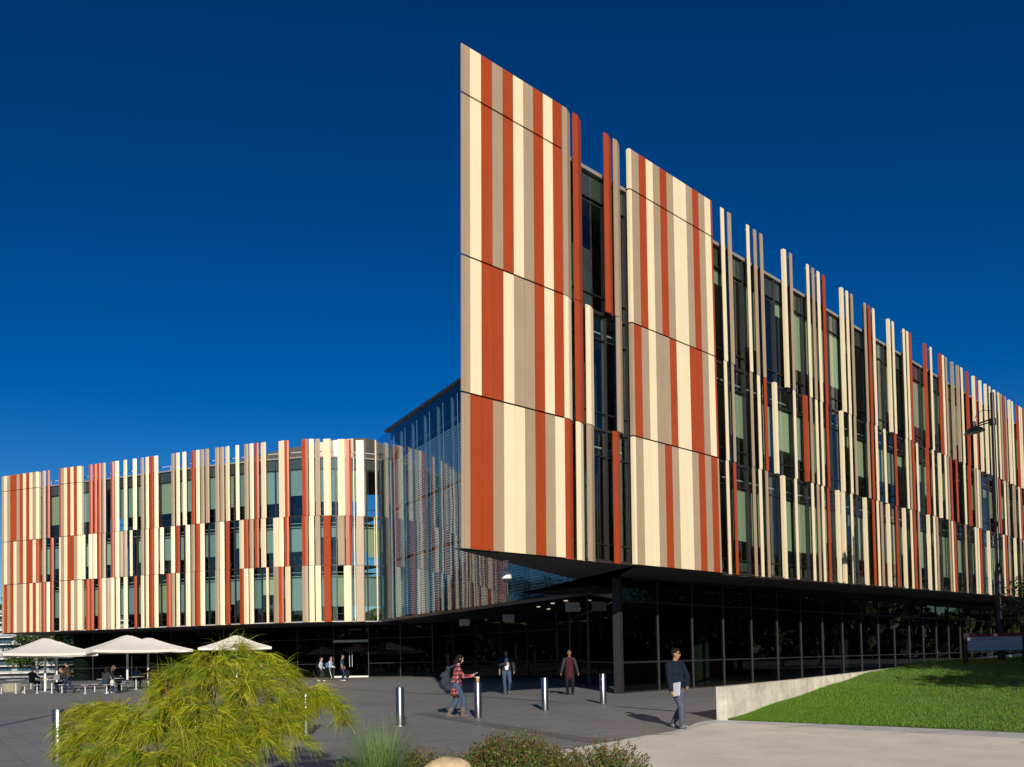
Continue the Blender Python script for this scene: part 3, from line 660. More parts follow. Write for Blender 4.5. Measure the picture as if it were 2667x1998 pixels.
mb = MB(); dbox(mb, 0, LW, -.05, .03, .0, .14); bpart('door_kickplate', mb, 'sill_white')
mb = MB(); dbox(mb, .04, LW-.04, -.03, -.01, 3.22, 4.4); bpart('ground_floor_pane', mb, 'glass_dark')
# columns, furniture-free interior, floor and back wall of the ground floor
for x, y, r_ in ((-41.0, 80.6, .8), (-33.3, 78.8, .8), (-31.2, 78.2, .9), (-16.6, 74.2, .62), (-25, 76.6, .5), (-5, 73.5, .5), (1.5, 64, .45), (9, 40.6, .45), (20, 51.5, .45)):
    mb = MB(); mb.lathe((x, y, 0), [(r_, 0), (r_, 4.4)], 20); bpart('column', mb, 'column_green', smooth=True)
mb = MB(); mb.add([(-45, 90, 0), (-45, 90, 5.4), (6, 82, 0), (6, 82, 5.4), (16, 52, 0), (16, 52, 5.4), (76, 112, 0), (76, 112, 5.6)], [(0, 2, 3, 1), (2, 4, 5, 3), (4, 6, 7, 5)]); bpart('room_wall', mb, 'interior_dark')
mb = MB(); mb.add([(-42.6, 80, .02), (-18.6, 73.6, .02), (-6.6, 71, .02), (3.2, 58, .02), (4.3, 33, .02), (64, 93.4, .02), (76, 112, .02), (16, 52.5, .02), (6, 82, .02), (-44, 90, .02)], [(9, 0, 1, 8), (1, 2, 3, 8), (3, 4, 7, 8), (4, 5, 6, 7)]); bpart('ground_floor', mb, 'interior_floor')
# a few lit ceiling downlights inside the entrance
m = bpy.data.materials.new('lamp_glow'); m.use_nodes = True; MATS['lamp_glow'] = m
em = m.node_tree.nodes['Principled BSDF']; em.inputs['Emission Color'].default_value = (1, .86, .62, 1); em.inputs['Emission Strength'].default_value = .7
for x, y in ((2.3, 47), (2.9, 45), (1.6, 50), (2.3, 52.5), (-2, 66), (-4, 70)):
    mb = MB(); mb.lathe((x, y, 4.40), [(.11, 0), (.11, .04)], 14); bpart('downlight', mb, 'lamp_glow')
# small white signs hung under the entrance soffit
for x, y in ((-3.2, 57), (-.2, 52), (3.0, 41.5)):
    mb = MB(); mb.box(x-.35, x+.35, y-.03, y+.03, 3.65, 4.1); bpart('hanging_sign', mb, 'white_paint')
# ------------------------------------------------------------------ street furniture
GW = lambda x, y: Vector((x, y, gz(y)))
bol = [(-8.03, 14.94, 'steel bollard standing beside the drooping branches of the large shrub'), (-6.28, 16.72, 'steel bollard hidden behind the middle of the large shrub'),
       (-4.52, 18.45, 'steel bollard veiled by the outermost drooping shrub branch'), (-2.69, 20.09, 'steel bollard on a round floor flange with a padlock loop at its foot'),
       (-.91, 21.82, 'steel bollard with a paper coffee cup on top'), (.89, 23.8, 'plain steel bollard between the cup bollard and the orange sticker bollard'), (2.74, 25.79, 'steel bollard with a small orange sticker near its top')]
for i, (x, y, lab) in enumerate(bol):
    e = empty('bollard', (x, y, gz(y)), lab, 'bollard', 'steel bollards across the plaza')
    b = MB(); b.lathe((0, 0, 0), [(.098, 0), (.098, .905), (.092, .915), (.05, .918)], 28); part('post', b.mesh('post', True), e, 'steel')
    if i in (2, 3): b = MB(); b.lathe((0, 0, 0), [(.15, 0), (.15, .012), (.105, .016)], 24); part('flange', b.mesh('flange', True), e, 'steel_matt')
    if i == 3: b = MB(); b.tube([(.10+.05*math.sin(t), -.06, .14+.09*math.cos(t)) for t in np.linspace(0, 3.3, 9)], .008, 5); part('padlock_loop', b.mesh('padlock_loop'), e, 'frame_dark')
    if i == 4: b = MB(); b.lathe((0, 0, 0), [(.0985, .60), (.0985, .604)], 28); part('band', b.mesh('band'), e, 'steel_matt')
    if i == 6:
        mat('sticker_orange', (.75, .30, .06), .6)
        b = MB(); b.tube([(-.028, -.096, .74), (-.028, -.103, .74)], .032, 12); part('sticker', b.mesh('sticker'), e, 'sticker_orange')
mat('cup_paper', (.55, .30, .12), .7); mat('cup_lid', (.8, .78, .74), .5)
e = empty('coffee_cup', (-.91, 21.82, gz(21.82)+.918), 'brown paper coffee cup with white lid standing on a bollard', 'cup')
b = MB(); b.lathe((0, 0, 0), [(.035, 0), (.052, .12)], 18); part('cup', b.mesh('cup', True), e, 'cup_paper')
b = MB(); b.lathe((0, 0, 0), [(.055, .119), (.055, .128), (.049, .132), (.047, .142)], 18); part('lid', b.mesh('lid', True), e, 'cup_lid')

mat('canvas_seam', (.62, .57, .51), .85)
def umbrella(loc, rot, H, half, lab):
    e = empty('parasol', loc, lab, 'parasol', 'white parasols over the terrace tables'); e.rotation_euler.z = rot
    rim = H-.82
    b = MB(); b.lathe((0, 0, 0), [(.06, .02), (.06, H-.06)], 14); part('pole', b.mesh('pole', True), e, 'white_paint')
    b = MB(); b.box(-.32, .32, -.32, .32, 0, .03); part('base_plate', b.mesh('base_plate'), e, 'steel_matt')
    c = MB(); N = 10
    cor = [(-half, -half), (half, -half), (half, half), (-half, half)]
    for k in range(4):
        a, d = Vector(cor[k]), Vector(cor[(k+1) % 4]); vs = []
        for j in range(N+1):
            t = j/N; r_ = .07+.93*t
            for i in range(9):
                s = i/8; p = a.lerp(d, s)*r_
                sag = .05*math.sin(math.pi*s)*t + .10*math.sin(math.pi*t)*.6
                vs.append((p.x, p.y, H-(H-rim)*t-sag))
        fs = [(j*9+i, j*9+i+1, (j+1)*9+i+1, (j+1)*9+i) for j in range(N) for i in range(8)]
        c.add(vs, fs)
        rimv = [vs[N*9+i] for i in range(9)]
        c.add(rimv+[(x*1.002, y*1.002, z-.14) for x, y, z in rimv], [(i, i+1, 10+i, 9+i) for i in range(8)])
    part('canopy', c.mesh('canopy', False), e, 'canvas')
    for a in cor:
        b = MB(); b.tube([(a[0]*(.07+.93*q), a[1]*(.07+.93*q), H-(H-rim)*q-.06*math.sin(math.pi*q)+.004) for q in np.linspace(0, 1, 9)], .014, 5); part('seam', b.mesh('seam'), e, 'canvas_seam')
    b = MB(); b.lathe((0, 0, 0), [(.34, H-.13), (.30, H-.06), (.10, H+.02), (.02, H+.03)], 12); part('cap', b.mesh('cap', True), e, 'canvas')
    for k in range(8):
        t = k*math.pi/4+math.pi/4; L_ = half*(1.40 if k % 2 == 0 else .99)
        b = MB(); b.tube([(.05*math.cos(t), .05*math.sin(t), H-.22), (L_*math.cos(t), L_*math.sin(t), rim-.05)], .016, 5); part('rib', b.mesh('rib'), e, 'white_paint')
    return e
umbrella((-26.6, 48.1, 0), R_(36), 3.02, 2.25, 'white square parasol with the dark shadow of a pole across its canopy')
umbrella((-22.15, 48.6, 0), R_(37), 3.12, 2.2, 'white square parasol over the tables where the man in black eats')
umbrella((-30.2, 56.0, 0), R_(33), 3.05, 2.2, 'white square parasol behind the shadow-crossed parasol')
umbrella((-24.4, 56.6, 0), R_(36), 3.2, 2.3, 'white square parasol behind the man in black eating')
umbrella((-18.8, 57.6, 0), R_(16), 3.28, 2.3, 'white square parasol rising behind the top of the large shrub')

def copytree(src, loc, rot=0.0):
    o = src.copy(); COL.objects.link(o); o.location = loc; o.rotation_euler.z = rot
    for ch in list(src.children):
        c = ch.copy(); COL.objects.link(c); c.parent = o
    return o
tb = None
TL = ['', 'round steel cafe table holding the open laptop and yellow bag', 'round steel cafe table behind the seated woman with white shoes', 'round steel cafe table the woman with white shoes sits at', 'round steel cafe table the man in black eats at',
      'round steel cafe table beside the parasol behind the shadow-crossed one', 'round steel cafe table behind the large shrub', 'round steel cafe table of the blond person in navy', 'round steel cafe table in front of the grey-vested man']
tlab = 'empty round steel cafe table between the concrete tub and the laptop table'
for i, (x, y) in enumerate(((-27.15, 46.2), (-24.75, 45.4), (-21.3, 45.2), (-20.95, 43.6), (-22.1, 49.6), (-31.0, 56.2), (-19.1, 55.2), (-16.9, 56.4), (-29.2, 52.5))):
    if tb is None:
        tb = empty('cafe_table', (x, y, 0), tlab, 'table', 'steel cafe tables on the terrace')
        b = MB(); b.lathe((0, 0, 0), [(.46, .72), (.47, .735), (.46, .75), (.02, .752)], 28); part('table_top', b.mesh('table_top', True), tb, 'table_steel')
        b = MB(); b.lathe((0, 0, 0), [(.035, .02), (.035, .72)], 12); part('post', b.mesh('post', True), tb, 'rod_white')
        b = MB(); b.lathe((0, 0, 0), [(.11, 0), (.11, .015), (.04, .03)], 16); part('foot', b.mesh('foot', True), tb, 'rod_white')
    else:
        o = copytree(tb, (x, y, 0)); o['label'] = TL[i]
st = None
for i, (x, y) in enumerate(((-27.95, 46.2), (-26.5, 45.9), (-25.6, 45.5), (-24.1, 45.2), (-27.4, 47.3), (-24.9, 46.3), (-28.85, 54.7), (-26.3, 51.2), (-21.95, 44.4), (-20.55, 44.4), (-20.65, 43.0), (-21.8, 43.1), (-22.7, 49.0), (-21.5, 50.1), (-22.9, 50.2), (-31.8, 55.8), (-30.2, 56.6), (-18.3, 54.6), (-19.9, 55.0), (-19.0, 56.0), (-17.4, 55.7), (-16.2, 56.3), (-17.3, 57.2), (-26.9, 50.2))):
    if st is None:
        st = empty('stool', (x, y, 0), 'backless round steel stool on a single post beside a cafe table', 'stool', 'fixed steel stools around the cafe tables')
        b = MB(); b.lathe((0, 0, 0), [(.20, .44), (.21, .455), (.20, .47), (.02, .472)], 22); part('seat', b.mesh('seat', True), st, 'table_steel')
        b = MB(); b.lathe((0, 0, 0), [(.028, .02), (.028, .44)], 10); part('post', b.mesh('post', True), st, 'rod_white')
        b = MB(); b.lathe((0, 0, 0), [(.09, 0), (.09, .012), (.03, .03)], 14); part('foot', b.mesh('foot', True), st, 'rod_white')
    else: copytree(st, (x, y, 0))
mat('tub_stone', (.33, .29, .21), .85, var=.2, bump=.4, bscale=20)
b = MB(); b.lathe((-29.1, 49.2, 0), [(.50, 0), (.55, .12), (.55, .46), (.48, .50), (.44, .47), (.42, .40)], 24); tag(link('planter_tub', b.mesh('planter_tub', True), m='tub_stone'), 'squat round beige concrete tub on the terrace', 'planter')
mat('bin_blue', (.05, .06, .085), .5)
e = empty('litter_bin', (-21.2, 52.2, 0), 'dark blue-grey litter bin beside the seated man in black', 'bin')
b = MB(); b.prism([(-.28, -.28, 0), (.28, -.28, 0), (.28, .28, 0), (-.28, .28, 0)], [(-.33, -.33, .82), (.33, -.33, .82), (.33, .33, .82), (-.33, .33, .82)]); part('body', b.mesh('body'), e, 'bin_blue')
b = MB(); b.prism([(-.36, -.36, .82), (.36, -.36, .82), (.36, .36, .82), (-.36, .36, .82)], [(-.3, -.3, .93), (.3, -.3, .93), (.3, .3, .93), (-.3, .3, .93)]); part('lid', b.mesh('lid'), e, 'steel_matt')
mat('laptop_grey', (.25, .26, .27), .4, metal=.5)
e = empty('laptop', (-24.55, 45.35, .753), 'open grey laptop on a cafe table', 'laptop')
b = MB(); b.box(-.17, .17, -.12, .12, 0, .018); part('keyboard_base', b.mesh('keyboard_base'), e, 'laptop_grey')
b = MB(); b.prism([(-.17, .12, .018), (.17, .12, .018), (.17, .128, .018), (-.17, .128, .018)], [(-.17, .19, .24), (.17, .19, .24), (.17, .198, .24), (-.17, .198, .24)]); part('screen', b.mesh('screen'), e, 'laptop_grey')
mat('food_yellow', (.7, .52, .25), .8)
b = MB(); b.box(-25.1, -24.85, 45.2, 45.4, .753, .80); b.mesh; tag(link('paper_bag', b.mesh('paper_bag'), m='food_yellow'), 'flat yellow paper bag beside the laptop', 'bag')

# sign
e = empty('direction_sign', (16.32, 28.6, .99), 'blue-white campus direction sign with dark red header and black posts', 'sign'); e.rotation_euler.z = R_(-9)
SGN = e
mat('sign_blue', (.50, .53, .60), .5); mat('sign_red', (.20, .012, .012), .5); mat('ink', (.02, .02, .03), .6); mat('ink_white', (.8, .8, .8), .6)
for x in (-.93, .93):
    b = MB(); b.box(x-.06, x+.06, -.05, .05, -.25, 1.02); part('post', b.mesh('post'), e, 'black_metal')
b = MB(); b.box(-.86, .86, -.03, .03, .40, .86); part('panel', b.mesh('panel'), e, 'sign_blue')
b = MB(); b.box(-.86, .86, -.034, .034, .862, .985); part('header', b.mesh('header'), e, 'sign_red')
b = MB(); b.box(-.82, .80, -.033, -.0305, .505, .510); part('rule_line', b.mesh('rule_line'), e, 'ink')
b = MB(); b.add([(-.77, -.033, .79), (-.73, -.033, .79), (-.73, -.033, .80), (-.77, -.033, .80), (-.73, -.033, .775), (-.70, -.033, .795), (-.73, -.033, .815)], [(0, 1, 2, 3), (4, 5, 6)]); part('arrow', b.mesh('arrow'), e, 'ink')
def text(name, body, size, x, z, m, align='LEFT'):
    cu = bpy.data.curves.new(name, 'FONT'); cu.body = body; cu.size = size; cu.align_x = align; cu.extrude = .001
    tmp = bpy.data.objects.new(name, cu); COL.objects.link(tmp); dg = bpy.context.evaluated_depsgraph_get(); me = bpy.data.meshes.new_from_object(tmp.evaluated_get(dg)); bpy.data.objects.remove(tmp); me.materials.clear(); me.materials.append(MATS[m])
    o = bpy.data.objects.new(name, me); COL.objects.link(o); o.parent = SGN
    o.location = (x, -.036, z); o.rotation_euler = (R_(90), 0, 0); return o
text('lettering', 'C3B', .115, 0, .885, 'ink_white', 'CENTER'); text('lettering', 'Learning & Teaching Centre', .085, -.64, .765, 'ink')

# lamp post
e = empty('lamp_post', (16.0, 28.9, .9), 'tall black lamp post with one round hanging lamp, rising behind the sign', 'street lamp')
LPX = 17.2; e.location = (17.35, 30.0, .86)
b = MB(); b.lathe((0, 0, 0), [(.13, -.3), (.13, 3.25), (.10, 3.45), (.072, 3.55), (.066, 9.75), (.0, 9.77)], 16); part('pole', b.mesh('pole', True), e, 'black_metal')
b = MB(); b.tube([(-.06, 0, 8.80), (-.55, -.05, 8.63)], .028, 8); b.tube([(-.06, 0, 8.70), (-.55, -.05, 8.55)], .022, 8); part('arm', b.mesh('arm', True), e, 'black_metal')
b = MB(); b.tube([(-.02, 0, 9.10), (-.35, 0, 9.13), (-.6, -.04, 8.95), (-.68, -.05, 8.80)], .012, 6); part('cable', b.mesh('cable', True), e, 'black_metal')
b = MB(); b.lathe((0, 0, 8.70), [(.10, -.12), (.10, .12)], 14); part('clamp', b.mesh('clamp', True), e, 'black_metal')
b = MB(); b.lathe((0, 0, 0), [(.36, -.16), (.34, -.14), (.26, -.04), (.14, .03), (.09, .05), (.09, .22), (.05, .24)], 24)
o = part('lamp_head', b.mesh('lamp_head', True), e, 'black_metal'); o.location = (-.72, -.05, 8.47); o.rotation_euler = (0, R_(-8), 0)
b = MB(); b.lathe((0, 0, 0), [(.31, -.165), (.26, -.185), (.02, -.20)], 20); o = part('lens', b.mesh('lens', True), e, 'rod_white'); o.location = (-.72, -.05, 8.47); o.rotation_euler = (0, R_(-8), 0)

lp2 = copytree(e, (-11.9, 8.9, gz(8.9)-1.4), R_(150)); tag(lp2, 'black lamp post standing beside the planting bed, casting a thin shadow across the plaza', 'street lamp')

# security camera under the prow
e = empty('security_camera', (-.135, 25.9, 4.45), 'white dome security camera hanging under the pointed overhang', 'camera')
b = MB(); b.lathe((0, 0, 0), [(.09, 0), (.09, -.03), (.025, -.04), (.025, -.22), (.05, -.27), (.07, -.30)], 16); part('stem', b.mesh('stem', True), e, 'white_paint')
b = MB(); b.lathe((0, 0, 0), [(.07, -.30), (.145, -.33), (.15, -.36), (.155, -.56), (.16, -.57), (.13, -.59)], 22); part('housing', b.mesh('housing', True), e, 'white_paint')
mat('dome_smoke', (.05, .045, .04), .1)
b = MB(); b.lathe((0, 0, 0), [(.11, -.585), (.10, -.63), (.07, -.66), (.02, -.68)], 18); part('dome', b.mesh('dome', True), e, 'dome_smoke')

# ------------------------------------------------------------------ vegetation
def leaf_mat(name, c, var=.35, tr=.3, rough=.5): return mat(name, c, rough, island=var, trans=tr, spec=.4)
leaf_mat('needle_yellow', (.50, .49, .022), .35, .45); leaf_mat('needle_green', (.24, .33, .020), .4, .4)
leaf_mat('leaf_dark', (.05, .10, .022)); leaf_mat('leaf_mid', (.16, .215, .035)); leaf_mat('leaf_red', (.22, .07, .03)); leaf_mat('leaf_tree', (.06, .095, .028)); leaf_mat('leaf_olive', (.10, .11, .04)); leaf_mat('tussock', (.17, .28, .075), .5, .3)
mat('bark', (.16, .12, .09), .9, var=.3, vscale=8, bump=.6, bscale=25); mat('twig_red', (.16, .085, .045), .8); mat('bark_pale', (.36, .32, .27), .85, var=.3, vscale=5, bump=.4)
def leaves_mesh(name, P, size, mats, mis, flat=0.0, seed=1, aspect=.45):
    r = np.random.default_rng(seed); n = len(P)
    d = r.normal(size=(n, 3)); d /= np.linalg.norm(d, axis=1)[:, None]
    if flat: d[:, 2] *= (1-flat)
    d /= np.linalg.norm(d, axis=1)[:, None]
    e2 = np.cross(d, r.normal(size=(n, 3))); e2 /= np.linalg.norm(e2, axis=1)[:, None]
    nn = np.cross(d, e2)
    s = size*(.6+.8*r.random(n))[:, None]
    a = P-d*s; c = P+d*s; b_ = P+e2*s*aspect+nn*s*.15; dd = P-e2*s*aspect+nn*s*.15
    V = np.stack([a, b_, c, dd], 1).reshape(-1, 3)
    me = bpy.data.meshes.new(name); me.from_pydata(V.tolist(), [], [(4*i, 4*i+1, 4*i+2, 4*i+3) for i in range(n)])
    for m in mats: me.materials.append(MATS[m])
    me.polygons.foreach_set('material_index', mis if mis is not None else [0]*n); return me
def tree_parts(seed, H, R, nb=9, leaf=.16, nleaf=9000, m=('leaf_tree', 'leaf_dark', 'leaf_olive'), bark='bark', trunk=.22, low=.35):
    r = np.random.default_rng(seed); tr = MB(); tips = []
    top = Vector((r.normal()*.3, r.normal()*.3, H*.62))
    pts = [Vector((0, 0, -.2)), Vector((r.normal()*.1, r.normal()*.1, H*.2)), Vector((r.normal()*.25, r.normal()*.25, H*.42)), top]
    tr.tube(pts, [trunk, trunk*.8, trunk*.6, trunk*.35], 9)
    for k in range(nb):
        t = low+(1-low)*k/nb; base = along3(pts, t); a = k*2.4+r.normal()*.3
        L_ = R*(.95-.35*t)*(.8+.4*r.random()); up = H*(.10+.20*r.random())
        e_ = base+Vector((math.cos(a)*L_, math.sin(a)*L_, up)); mid = base.lerp(e_, .5)+Vector((0, 0, -.05*L_+r.normal()*.1))
        tr.tube([base, mid, e_], [trunk*.35, trunk*.2, trunk*.06], 6); tips += [mid.lerp(e_, .3), e_, mid.lerp(e_, .7)]
        for q in range(3):
            s_ = base.lerp(e_, .4+.2*q); e3 = s_+Vector((r.normal()*.35*R, r.normal()*.35*R, .2*R*r.random()+.05)); tr.tube([s_, e3], [trunk*.12, trunk*.03], 5); tips.append(e3)
    tips.append(top+Vector((0, 0, H*.2))); tips.append(top+Vector((.1*R, .2*R, H*.12)))
    P = []
    for tp in tips:
        rad = R*(.20+.16*r.random()); n = nleaf//len(tips)
        q = r.normal(size=(n, 3))*np.array([rad, rad, rad*.6])*.62
        P.append(q+np.array(tp))
    P = np.concatenate(P); mi = r.integers(0, len(m), len(P)).tolist()
    return tr.mesh('trunk', True), leaves_mesh('crown', P, leaf, m, mi, seed=seed), bark
def along3(P, t):
    c = [0]
    for a_, b_ in zip(P, P[1:]): c.append(c[-1]+(b_-a_).length)
    d = t*c[-1]
    for i in range(len(P)-1):
        if d <= c[i+1]+1e-6: return P[i].lerp(P[i+1], (d-c[i])/(c[i+1]-c[i]))
    return P[-1].copy()
TP = [tree_parts(11, 9, 3.6), tree_parts(12, 11, 4.2, nleaf=11000), tree_parts(13, 7, 3.0, bark='bark_pale', m=('leaf_mid', 'leaf_dark', 'leaf_tree'), low=.2), tree_parts(14, 12, 4.0, nb=11, bark='bark_pale', m=('leaf_olive', 'leaf_tree'), nleaf=7000, trunk=.28)]
def tree(name, k, loc, rot, s, lab, group=None):
    e = empty(name, loc, lab, 'tree', group); e.rotation_euler.z = rot; e.scale = (s, s, s)
    t, c, bk = TP[k]; part('trunk', t, e, bk); part('crown', c, e); return e
# trees beyond the terrace, seen under and beside the far wing
tree('spreading_tree', 2, (-60.5, 92, 0), .4, .95, 'leafy pale-barked tree seen under the far end of the overhang', 'trees behind the terrace')
tree('spreading_tree', 2, (-54.0, 96, 0), 2.1, .9, 'leafy green tree between the far building and the dark glass', 'trees behind the terrace')
tree('bare_tree', 3, (-58.5, 86, 0), 1.0, .55, 'thin tree with forked pale limbs in front of the far slatted building', 'trees behind the terrace')
tree('gum_tree', 1, (-60, 79, 0), 0, 1.25, 'tall dark tree beside the end of the far wing')
og = 'trees around the plaza outside the view'  # unseen trees; right and rear rows added to darken the glass reflections
for i, (x, y, k, s) in enumerate(((-66, 66, 1, 1.2), (-74, 80, 0, 1.4), (-62, 52, 3, 1.1), (-56, 34, 1, 1.0), (16.9, 17.0, 0, .95), (21.5, 19, 1, 1.0), (21.5, 9.5, 1, .9), (28.5, 25.5, 3, 1.05), (35, 30, 1, 1.1), (46, 34, 3, 1.0), (40, 42, 0, 1.15), (46, 49, 1, 1.0), (53, 55, 0, 1.3), (61, 62, 1, 1.2), (58, 46, 1, 1.2),
                                  (-44, -22, 1, 1.0), (-30, -27, 0, 1.1), (-16, -25, 1, .95), (-4, -28, 3, 1.0), (8, -26, 1, 1.0), (20, -24, 0, 1.1), (34, -20, 1, 1.0), (-60, -14, 0, 1.2))):
    tree('plaza_tree', k, (x, y, gz(y)), i*1.3, s, 'broad leafy tree outside the view, there for shade and glass reflections', og)
tree('plaza_tree', 1, (18.75, 28.6, .65), .7, .36, 'leafy dark tree reaching in beside the sign and lamp post')

# far slatted building behind the terrace
e = empty('slatted_building', (-70, 112, 0), 'pale building with horizontal white sunshade slats behind the terrace trees', 'building')
mat('far_wall', (.34, .35, .35), .7, var=.1); mat('far_window', (.05, .10, .14), .15, spec=.8)
b = MB(); b.box(-26, 26, 0, 12, 0, 9); part('wall', b.mesh('wall'), e, 'far_wall')
for k in range(3):
    for j in range(12):
        b = MB(); b.box(-25+j*4.2, -21.6+j*4.2, -.06, -.02, .9+k*3, 2.6+k*3); part('window', b.mesh('window'), e, 'far_window')
for k in range(9):
    b = MB(); b.box(-26, 26, -.9, -.25, .55+k*.95, .68+k*.95); part('sunshade_slat', b.mesh('sunshade_slat'), e, 'white_paint')

# weeping needle-leaved shrub
def pxat(x, y, D):          # where a sight line of the photograph meets depth D (used once to lay the branches out)
    a, b_ = x-1333.5, y-CYP; cr, sr = math.cos(ROLL), math.sin(ROLL)
    X = (cr*a-sr*b_)/FPX; Y = (sr*a+cr*b_)/FPX; c, s = math.cos(PITCH), math.sin(PITCH)
    v = Vector((X, c+s*Y, s-c*Y)); v *= D/v.y; return Vector((v.x, v.y, v.z+EYE))
root = Vector((-4.35, 10.9, gz(10.9)+.0))
e = empty('weeping_shrub', root, 'large weeping shrub with drooping yellow-green needle foliage in the planting bed', 'shrub')
wood = MB(); NV = []; NF = []; NM = []
def needle(p, d, L_, w, mi):
    k = len(NV); q = Vector(p); d = Vector(d).normalized(); side = d.cross(Vector((rng.normal(), rng.normal(), rng.normal())))
    if side.length < 1e-4: return
    side.normalize(); n = 4
    for i in range(n):
        ww = w*(1-i/(n-.6)); NV.append(tuple(q-side*ww)); NV.append(tuple(q+side*ww))
        d = (d+Vector((0, 0, -.42))).normalized(); q = q+d*(L_/(n-1))
    for i in range(n-1): NF.append((k+2*i, k+2*i+1, k+2*i+3, k+2*i+2)); NM.append(mi)
br_spec = [ # peak pixel, tip pixel, depth
 (600, 1712, 700, 1790, 11.0), (650, 1690, 760, 1760, 11.2), (560, 1735, 520, 1800, 10.6), (690, 1730, 770, 1800, 10.8), (540, 1700, 470, 1760, 11.3), (640, 1760, 740, 1830, 10.3), (580, 1690, 640, 1700, 11.4), (430, 1760, 400, 1840, 11.0), (460, 1745, 420, 1790, 11.4), (500, 1790, 440, 1860, 10.4),
 (330, 1835, 250, 1880, 11.0), (280, 1830, 190, 1890, 11.2), (220, 1838, 165, 1920, 11.3), (300, 1880, 200, 1930, 10.6), (380, 1850, 300, 1920, 10.3), (250, 1905, 175, 1960, 10.5), (320, 1930, 230, 1985, 10.1), (420, 1880, 360, 1960, 10.0), (200, 1955, 170, 2010, 10.3), (360, 1960, 300, 2020, 9.8),
 (720, 1800, 780, 1870, 10.8), (790, 1800, 850, 1830, 11.0), (830, 1796, 885, 1870, 11.2), (850, 1810, 900, 1890, 11.0), (700, 1840, 760, 1910, 10.3), (640, 1850, 690, 1930, 10.1), (560, 1850, 600, 1940, 9.9), (590, 1910, 640, 1975, 9.8), (520, 1900, 560, 1990, 9.7), (660, 1900, 720, 1960, 10.2), (480, 1900, 470, 2000, 9.7), (560, 1960, 610, 2020, 9.6), (440, 1950, 400, 2030, 9.6), (640, 1780, 620, 1860, 10.2), (520, 1830, 500, 1900, 10.0), (450, 1830, 380, 1900, 10.2), (740, 1870, 790, 1940, 10.4)]
for (px, py, tx, ty, D) in br_spec:
    pk = pxat(px, py, D); tp = pxat(tx, ty, D-.1+.2*rng.random())
    m1 = root.lerp(pk, .45)+Vector((0, 0, -.12)); pts = [root+Vector((rng.normal()*.1, rng.normal()*.1, 0)), m1, root.lerp(pk, .8)+Vector((0, 0, .06)), pk, pk.lerp(tp, .55)+Vector((0, 0, .05)), tp]
    wood.tube([tuple(p) for p in pts], [.022, .016, .010, .006, .004, .002], 5)
    for q in range(66):
        t = .56+.44*rng.random(); c = along3(pts, t)+Vector((rng.normal()*.022, rng.normal()*.05, rng.normal()*.018))
        out = (tp-pk); out.z *= .3; out = out.normalized() if out.length > .01 else Vector((1, 0, 0))
        sd = Vector((out.x*.5+rng.normal()*.75, out.y*.5+rng.normal()*.75, .15+rng.normal()*.35)).normalized()
        tw = c+sd*(.05+.09*rng.random()); mi = 0 if rng.random() < .58 else 1
        if rng.random() < .3: wood.tube([tuple(c), tuple(tw)], [.003, .0015], 3)
        for nn_ in range(13):
            dn_ = (sd*.9+Vector((rng.normal(), rng.normal(), rng.normal()))*.30+out*.25); needle(c.lerp(tw, rng.random()), dn_, .17+.19*rng.random(), .0027+.0012*rng.random(), mi)
me = bpy.data.meshes.new('foliage'); me.from_pydata(NV, [], NF); me.materials.append(MATS['needle_yellow']); me.materials.append(MATS['needle_green']); me.polygons.foreach_set('material_index', NM)
link('foliage', me, e); link('branches', wood.mesh('branches', True), e, 'twig_red')

# tussock grass
e = empty('tussock_grass', (-1.70, 10.7, gz(10.7)-.02), 'fountain of fine grey-green grass blades in the planting bed', 'grass clump')
NV, NF, NM = [], [], []
for k in range(1500):
    a = rng.random()*6.283; el = R_(14+62*rng.random()**.9); L_ = .62+.55*rng.random()
    d = Vector((math.cos(a)*math.cos(el), math.sin(a)*math.cos(el), math.sin(el))); q = e.location+Vector((rng.normal()*.07, rng.normal()*.07, .12))
    n = 5; side = d.cross(Vector((0, 0, 1))).normalized(); kk = len(NV)
    for i in range(n):
        w = .0044*(1-i/(n-.7)); NV.append(tuple(q-side*w)); NV.append(tuple(q+side*w)); d = (d+Vector((0, 0, -.10))).normalized(); q = q+d*(L_/(n-1))
    for i in range(n-1): NF.append((kk+2*i, kk+2*i+1, kk+2*i+3, kk+2*i+2))
me = bpy.data.meshes.new('blades'); me.from_pydata(NV, [], NF); link('blades', me, e, 'tussock')

# low leafy shrubs
def shrub(c, rx, ry, h, n, lab, seed, red=.09):
    e = empty('low_shrub', c, lab, 'shrub', 'low red-tipped shrubs in the planting bed'); r = np.random.default_rng(seed); tw = MB(); P = []; mi = []
    for k in range(n):
        a = r.random()*6.283; rad = math.sqrt(r.random()); x = math.cos(a)*rad*rx; y = math.sin(a)*rad*ry
        top = h*(1-.45*rad*rad)*(.72+.42*r.random())
        p0 = Vector((x*.35, y*.35, 0)); p1 = Vector((x, y, top)); tw.tube([tuple(Vector(c)+p0), tuple(Vector(c)+p0.lerp(p1, .5)+Vector((0, 0, .03))), tuple(Vector(c)+p1)], [.006, .004, .0015], 4)
        m_ = 30
        for j in range(m_):
            t = .35+.65*j/m_; q = p0.lerp(p1, t)+Vector(r.normal(size=3))*.022; P.append(np.array(Vector(c)+q)); mi.append(2 if (t > .93 and r.random() < red*2.6) or r.random() < red*.25 else (0 if r.random() < .5 else 1))
    link('twigs', tw.mesh('twigs'), e, 'twig_red'); link('leaves', leaves_mesh('leaves', np.array(P), .020, ('leaf_dark', 'leaf_mid', 'leaf_red'), mi, seed=seed, aspect=.42), e)
def bedpt(x, D): return Vector((x, D, gz(D)+.01))
shrub(bedpt(-1.22, 10.9), .34, .3, .62, 110, 'small low shrub beside the grass fountain', 21)
